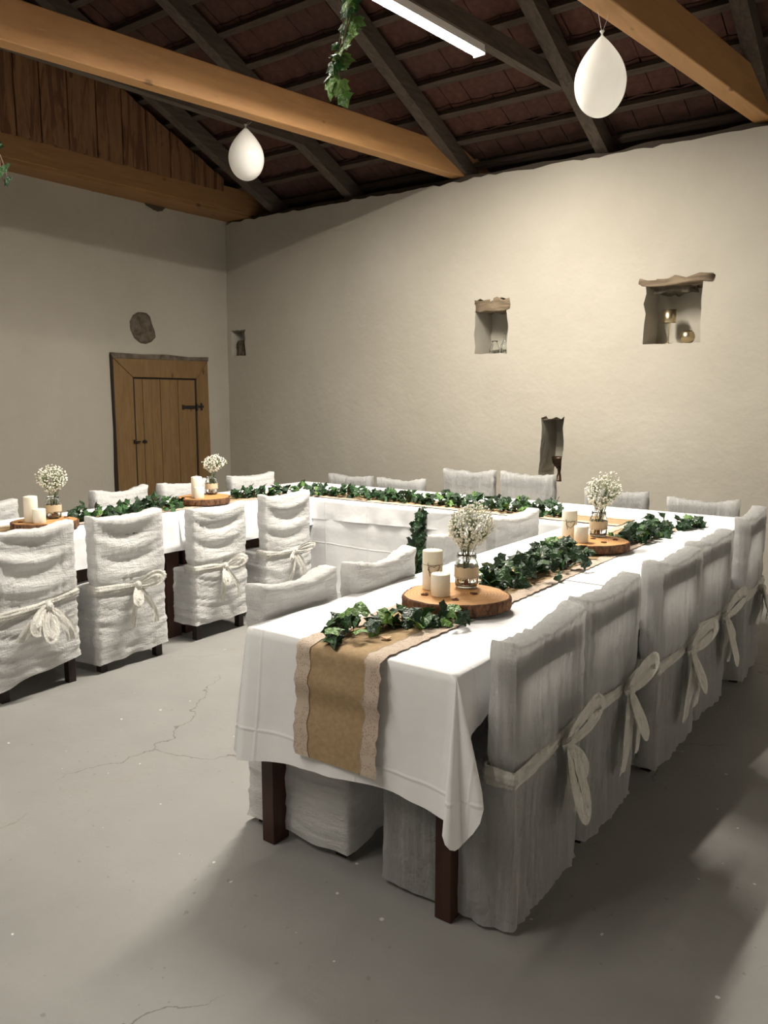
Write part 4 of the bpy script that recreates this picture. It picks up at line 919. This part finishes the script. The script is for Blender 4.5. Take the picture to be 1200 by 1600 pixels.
def garland(path, n, size, width, height, label, seed, hang=False, pale=.1, stems=2, name='ivy_garland', cat='ivy'):
    """path: control points; leaves scatter about it"""
    P = [Vector(p) for p in path]; t = thing(name, label, cat, P[0]); rnd = random.Random(seed); o = P[0]
    seg = [(P[i+1]-P[i]).length for i in range(len(P)-1)]; tot = sum(seg)
    def at(s):
        for i, L in enumerate(seg):
            if s <= L or i == len(seg)-1: return P[i].lerp(P[i+1], min(1, s/L)), (P[i+1]-P[i]).normalized()
            s -= L
    for k in range(stems):
        pts = []; m_ = max(8, int(tot/.03))
        for i in range(m_+1):
            p, d = at(tot*i/m_); sdv = d.cross(Vector((0, 0, 1))) if not hang else Vector((1, 0, 0)); sdv = sdv.normalized() if sdv.length > .1 else Vector((1, 0, 0))
            pts.append(p-o+sdv*(width*.45*noise.noise(Vector((i*.13, k*9, seed))))+(Vector((0, 0, .006+abs(height*.6*noise.noise(Vector((i*.2, k*5+3, seed)))))) if not hang else Vector((0, width*.3*noise.noise(Vector((i*.17, k*5+3, seed))), 0))))
        MB().tube(pts, .0018, 5).build('vine_stem', STEM, t, True)
    for i in range(n):
        s = tot*(i+rnd.random())/n; p, d = at(s); sdv = d.cross(Vector((0, 0, 1))) if not hang else Vector((rnd.uniform(-1, 1), rnd.uniform(-1, 1), 0)); sdv = sdv.normalized() if sdv.length > .05 else Vector((1, 0, 0))
        tp = min(1, .45+1.3*min(s, tot-s)/max(.12, tot*.2)) if not hang else .5+.5*noise.noise(Vector((s*9, seed, 0)))+.3
        c = rnd.random(); mi = 5 if c < pale else (rnd.choice((3, 4)) if c < pale+.28 else rnd.choice((0, 1, 2)))
        sz = size*rnd.uniform(.62, 1.15)
        if hang: q = p+sdv*width*rnd.uniform(.1, .5)*tp; nr = Vector((rnd.gauss(.25, .5), -1+rnd.gauss(0, .4), rnd.gauss(.25, .35))).normalized(); tip = Vector((rnd.uniform(-.6, .6), 0, -1))
        else:
            q = p+sdv*rnd.gauss(0, width*.33)*tp+Vector((0, 0, size*.25+height*tp*rnd.random()**1.3)); nr = Vector((rnd.gauss(.15, .55), rnd.gauss(-.35, .55), rnd.uniform(.25, 1.1))).normalized()
            tip = Vector((rnd.uniform(-1, 1), rnd.uniform(-1, 1), -.25))
        y_ = (tip-nr*tip.dot(nr)).normalized(); x_ = y_.cross(nr)
        M4 = Matrix((x_, y_, nr)).transposed().to_4x4()
        ob = link('leaf', LEAVES[mi], t); M4.translation = q-o; ob.matrix_local = M4 @ Matrix.Diagonal((sz, sz, sz, 1))
    return t
Z0 = T+.008
garland([(-1.555, 1.835, Z0+.0), (-1.57, 1.93, Z0+.02), (-1.555, 2.02, Z0), (-1.49, 2.09, Z0), (-1.43, 2.17, Z0), (-1.31, 2.26, Z0)], 62, .062, .085, .04, 'ivy sprig at the table end in front of the nearest wood slice', 5, pale=.2)
garland([(-1.50, 2.70, Z0), (-1.48, 2.90, Z0), (-1.50, 3.15, Z0), (-1.45, 3.38, Z0), (-1.55, 3.62, Z0)], 190, .058, .15, .085, 'bushy ivy strand between the two wood slices of the right arm', 9, pale=.07)
garland([(-1.46, 3.99, Z0), (-1.38, 4.15, Z0), (-1.42, 4.35, Z0), (-1.38, 4.62, Z0)], 115, .058, .13, .065, 'ivy strand behind the farther slice, at the end of the runner', 13, pale=.06)
garland([(-1.33, 4.66, Z0), (-1.26, 4.85, Z0)], 34, .052, .09, .045, 'small separate ivy clump at the right end of the greenery', 14, pale=.1)
garland([(-4.43, 4.13, Z0), (-4.36, 4.45, Z0), (-4.05, 4.68, Z0+.004), (-3.5, 4.73, Z0+.004), (-3.1, 4.72, Z0+.004)], 290, .055, .16, .07, 'long ivy garland rounding the far left corner of the tables', 17, pale=.06)
garland([(-3.1, 4.73, Z0+.004), (-2.75, 4.74, Z0+.004), (-2.35, 4.74, Z0+.004), (-2.05, 4.74, Z0+.004)], 190, .057, .15, .08, 'ivy garland on the cross table behind the near flowers', 21, pale=.08)
garland([(-4.40, 2.76, Z0), (-4.34, 3.0, Z0), (-4.36, 3.3, Z0), (-4.40, 3.62, Z0)], 140, .055, .14, .075, 'ivy garland between the two wood slices of the left arm', 25, pale=.05)
garland([(-2.985, 4.50, .775), (-2.99, 4.488, .62), (-3.01, 4.485, .48), (-3.03, 4.485, .33)], 90, .055, .14, 0, 'ivy hanging down the front of the cross table cloth', 29, hang=True, pale=.0)
# the strand from the roof and the one entering at the left
garland([(-1.84, 2.35, 3.75), (-1.81, 2.30, 3.2), (-1.79, 2.25, 2.78), (-1.80, 2.2, 2.64), (-1.815, 2.2, 2.52)], 80, .064, .085, 0, 'ivy strand hanging from the roof at the top of the picture', 33, hang=True, pale=.75, stems=3)
garland([(-3.50, 1.80, 3.45), (-3.42, 1.80, 2.75), (-3.225, 1.815, 2.50), (-3.20, 1.815, 2.37)], 34, .05, .10, 0, 'ivy strand hanging at the left edge of the picture', 37, hang=True, pale=.05)

# ---------------------------------------------------------------- balloons
def balloon(x, y, ztop, h, r, label, strings):
    t = thing('balloon', label, 'balloon', (x, y, ztop-h)); prof = []
    for k in range(33):
        q = k/32; a = math.pi*q; z = h*(.5-.5*math.cos(a)); u = z/h; rr = r*math.sqrt(max(0, 1-((.42-u)/.42)**2)) if u < .42 else r*max(0.0, math.cos(math.pi/2*(u-.42)/.58))**.92
        prof.append((max(rr, .0005), z))
    MB().lathe(prof, 40).build('skin', BALLOON, t, True)
    MB().lathe([(.006, h-.004), (.004, h+.004), (.010, h+.014), (.012, h+.018), (.006, h+.018)], 12).build('knot', BALLOON, t, True)
    mb = MB()
    for (dx_, dy_, dz_) in strings: mb.tube([(0, 0, h+.006), (dx_*.5, dy_*.5, h+dz_*.5), (dx_, dy_, h+dz_)], .0012, 4)
    mb.build('string', STRING, t); return t
balloon(-1.705, 4.20, 3.345, .395, .130, 'white balloon hanging from the right tie beam, the larger one in the picture', [(-.012, -.05, .125), (.03, .02, .115)])
balloon(-4.40, 4.33, 3.43, .365, .127, 'white balloon under the left tie beam, the smaller one in the picture', [(0.03, 0.0, .03), (.06, 0, .024)])

# ---------------------------------------------------------------- things in the niches
YN = YB+0.13
t = thing('candle_holder', 'gold candle cup on a thin stem in the large niche', 'candle holder', (-2.01, YN, 1.935))
MB().lathe([(0, 0), (.035, 0), (.036, .004), (.006, .008), (.0045, .02), (.0045, .155), (.01, .16)], 20).build('stem', GOLD, t, True)
MB().lathe([(0.01, .16), (.05, .162), (.052, .165), (.052, .262), (.049, .262), (.049, .17), (0, .168)], 28).build('cup', GOLD, t, True)
t = thing('votive_glass', 'round mirrored gold votive glass in the large niche', 'votive', (-1.865, YN, 1.935))
MB().lathe([(.025, 0), (.044, .012), (.056, .035), (.058, .052), (.05, .078), (.036, .096), (.033, .096), (.046, .076), (.054, .052), (.05, .03), (.02, .008), (0, .008)], 28).build('bowl', GOLD, t, True)
t = thing('glass_bottle', 'slim clear glass bottle in the middle niche', 'bottle', (-3.455, YN+.02, 1.902))
MB().lathe([(0, 0), (.032, 0), (.036, .01), (.035, .07), (.012, .12), (.010, .17), (.014, .175), (.012, .176), (.008, .17), (.009, .12), (.031, .07), (.032, .012), (0, .01)], 24).build('bottle_body', GLASS, t, True)
t = thing('glass_jug', 'ribbed clear glass decanter in the middle niche', 'jug', (-3.545, YN, 1.902))
MB().lathe([(0, 0), (.04, 0), (.047, .015), (.046, .05), (.030, .085), (.022, .10), (.028, .115), (.025, .115), (.019, .10), (.027, .083), (.042, .05), (.043, .018), (0, .01)], 40, fn=lambda a, z: 1+.03*math.cos(a*12)).build('jug_body', GLASS, t, True)
t = thing('footed_bowl', 'dark bronze footed bowl in the narrow niche', 'bowl', (-2.885, YN-.01, .803))
MB().lathe([(0, 0), (.045, 0), (.048, .006), (.03, .02), (.016, .05), (.012, .075), (.016, .10), (.03, .115)], 24).build('foot', BRONZE, t, True)
MB().lathe([(.015, .112), (.04, .125), (.058, .155), (.065, .19), (.067, .208), (.063, .208), (.058, .185), (.05, .155), (.03, .13), (0, .125)], 32).build('bowl', BRONZE, t, True)
t = thing('stoneware_piece', 'small dark figure in the corner niche beside the door wall', 'ornament', (-6.66, YB+.07, 1.975))
MB().lathe([(0, 0), (.03, 0), (.034, .02), (.026, .06), (.018, .10), (.022, .12), (.014, .14), (0, .145)], 16).build('figure_body', STONE, t, True)
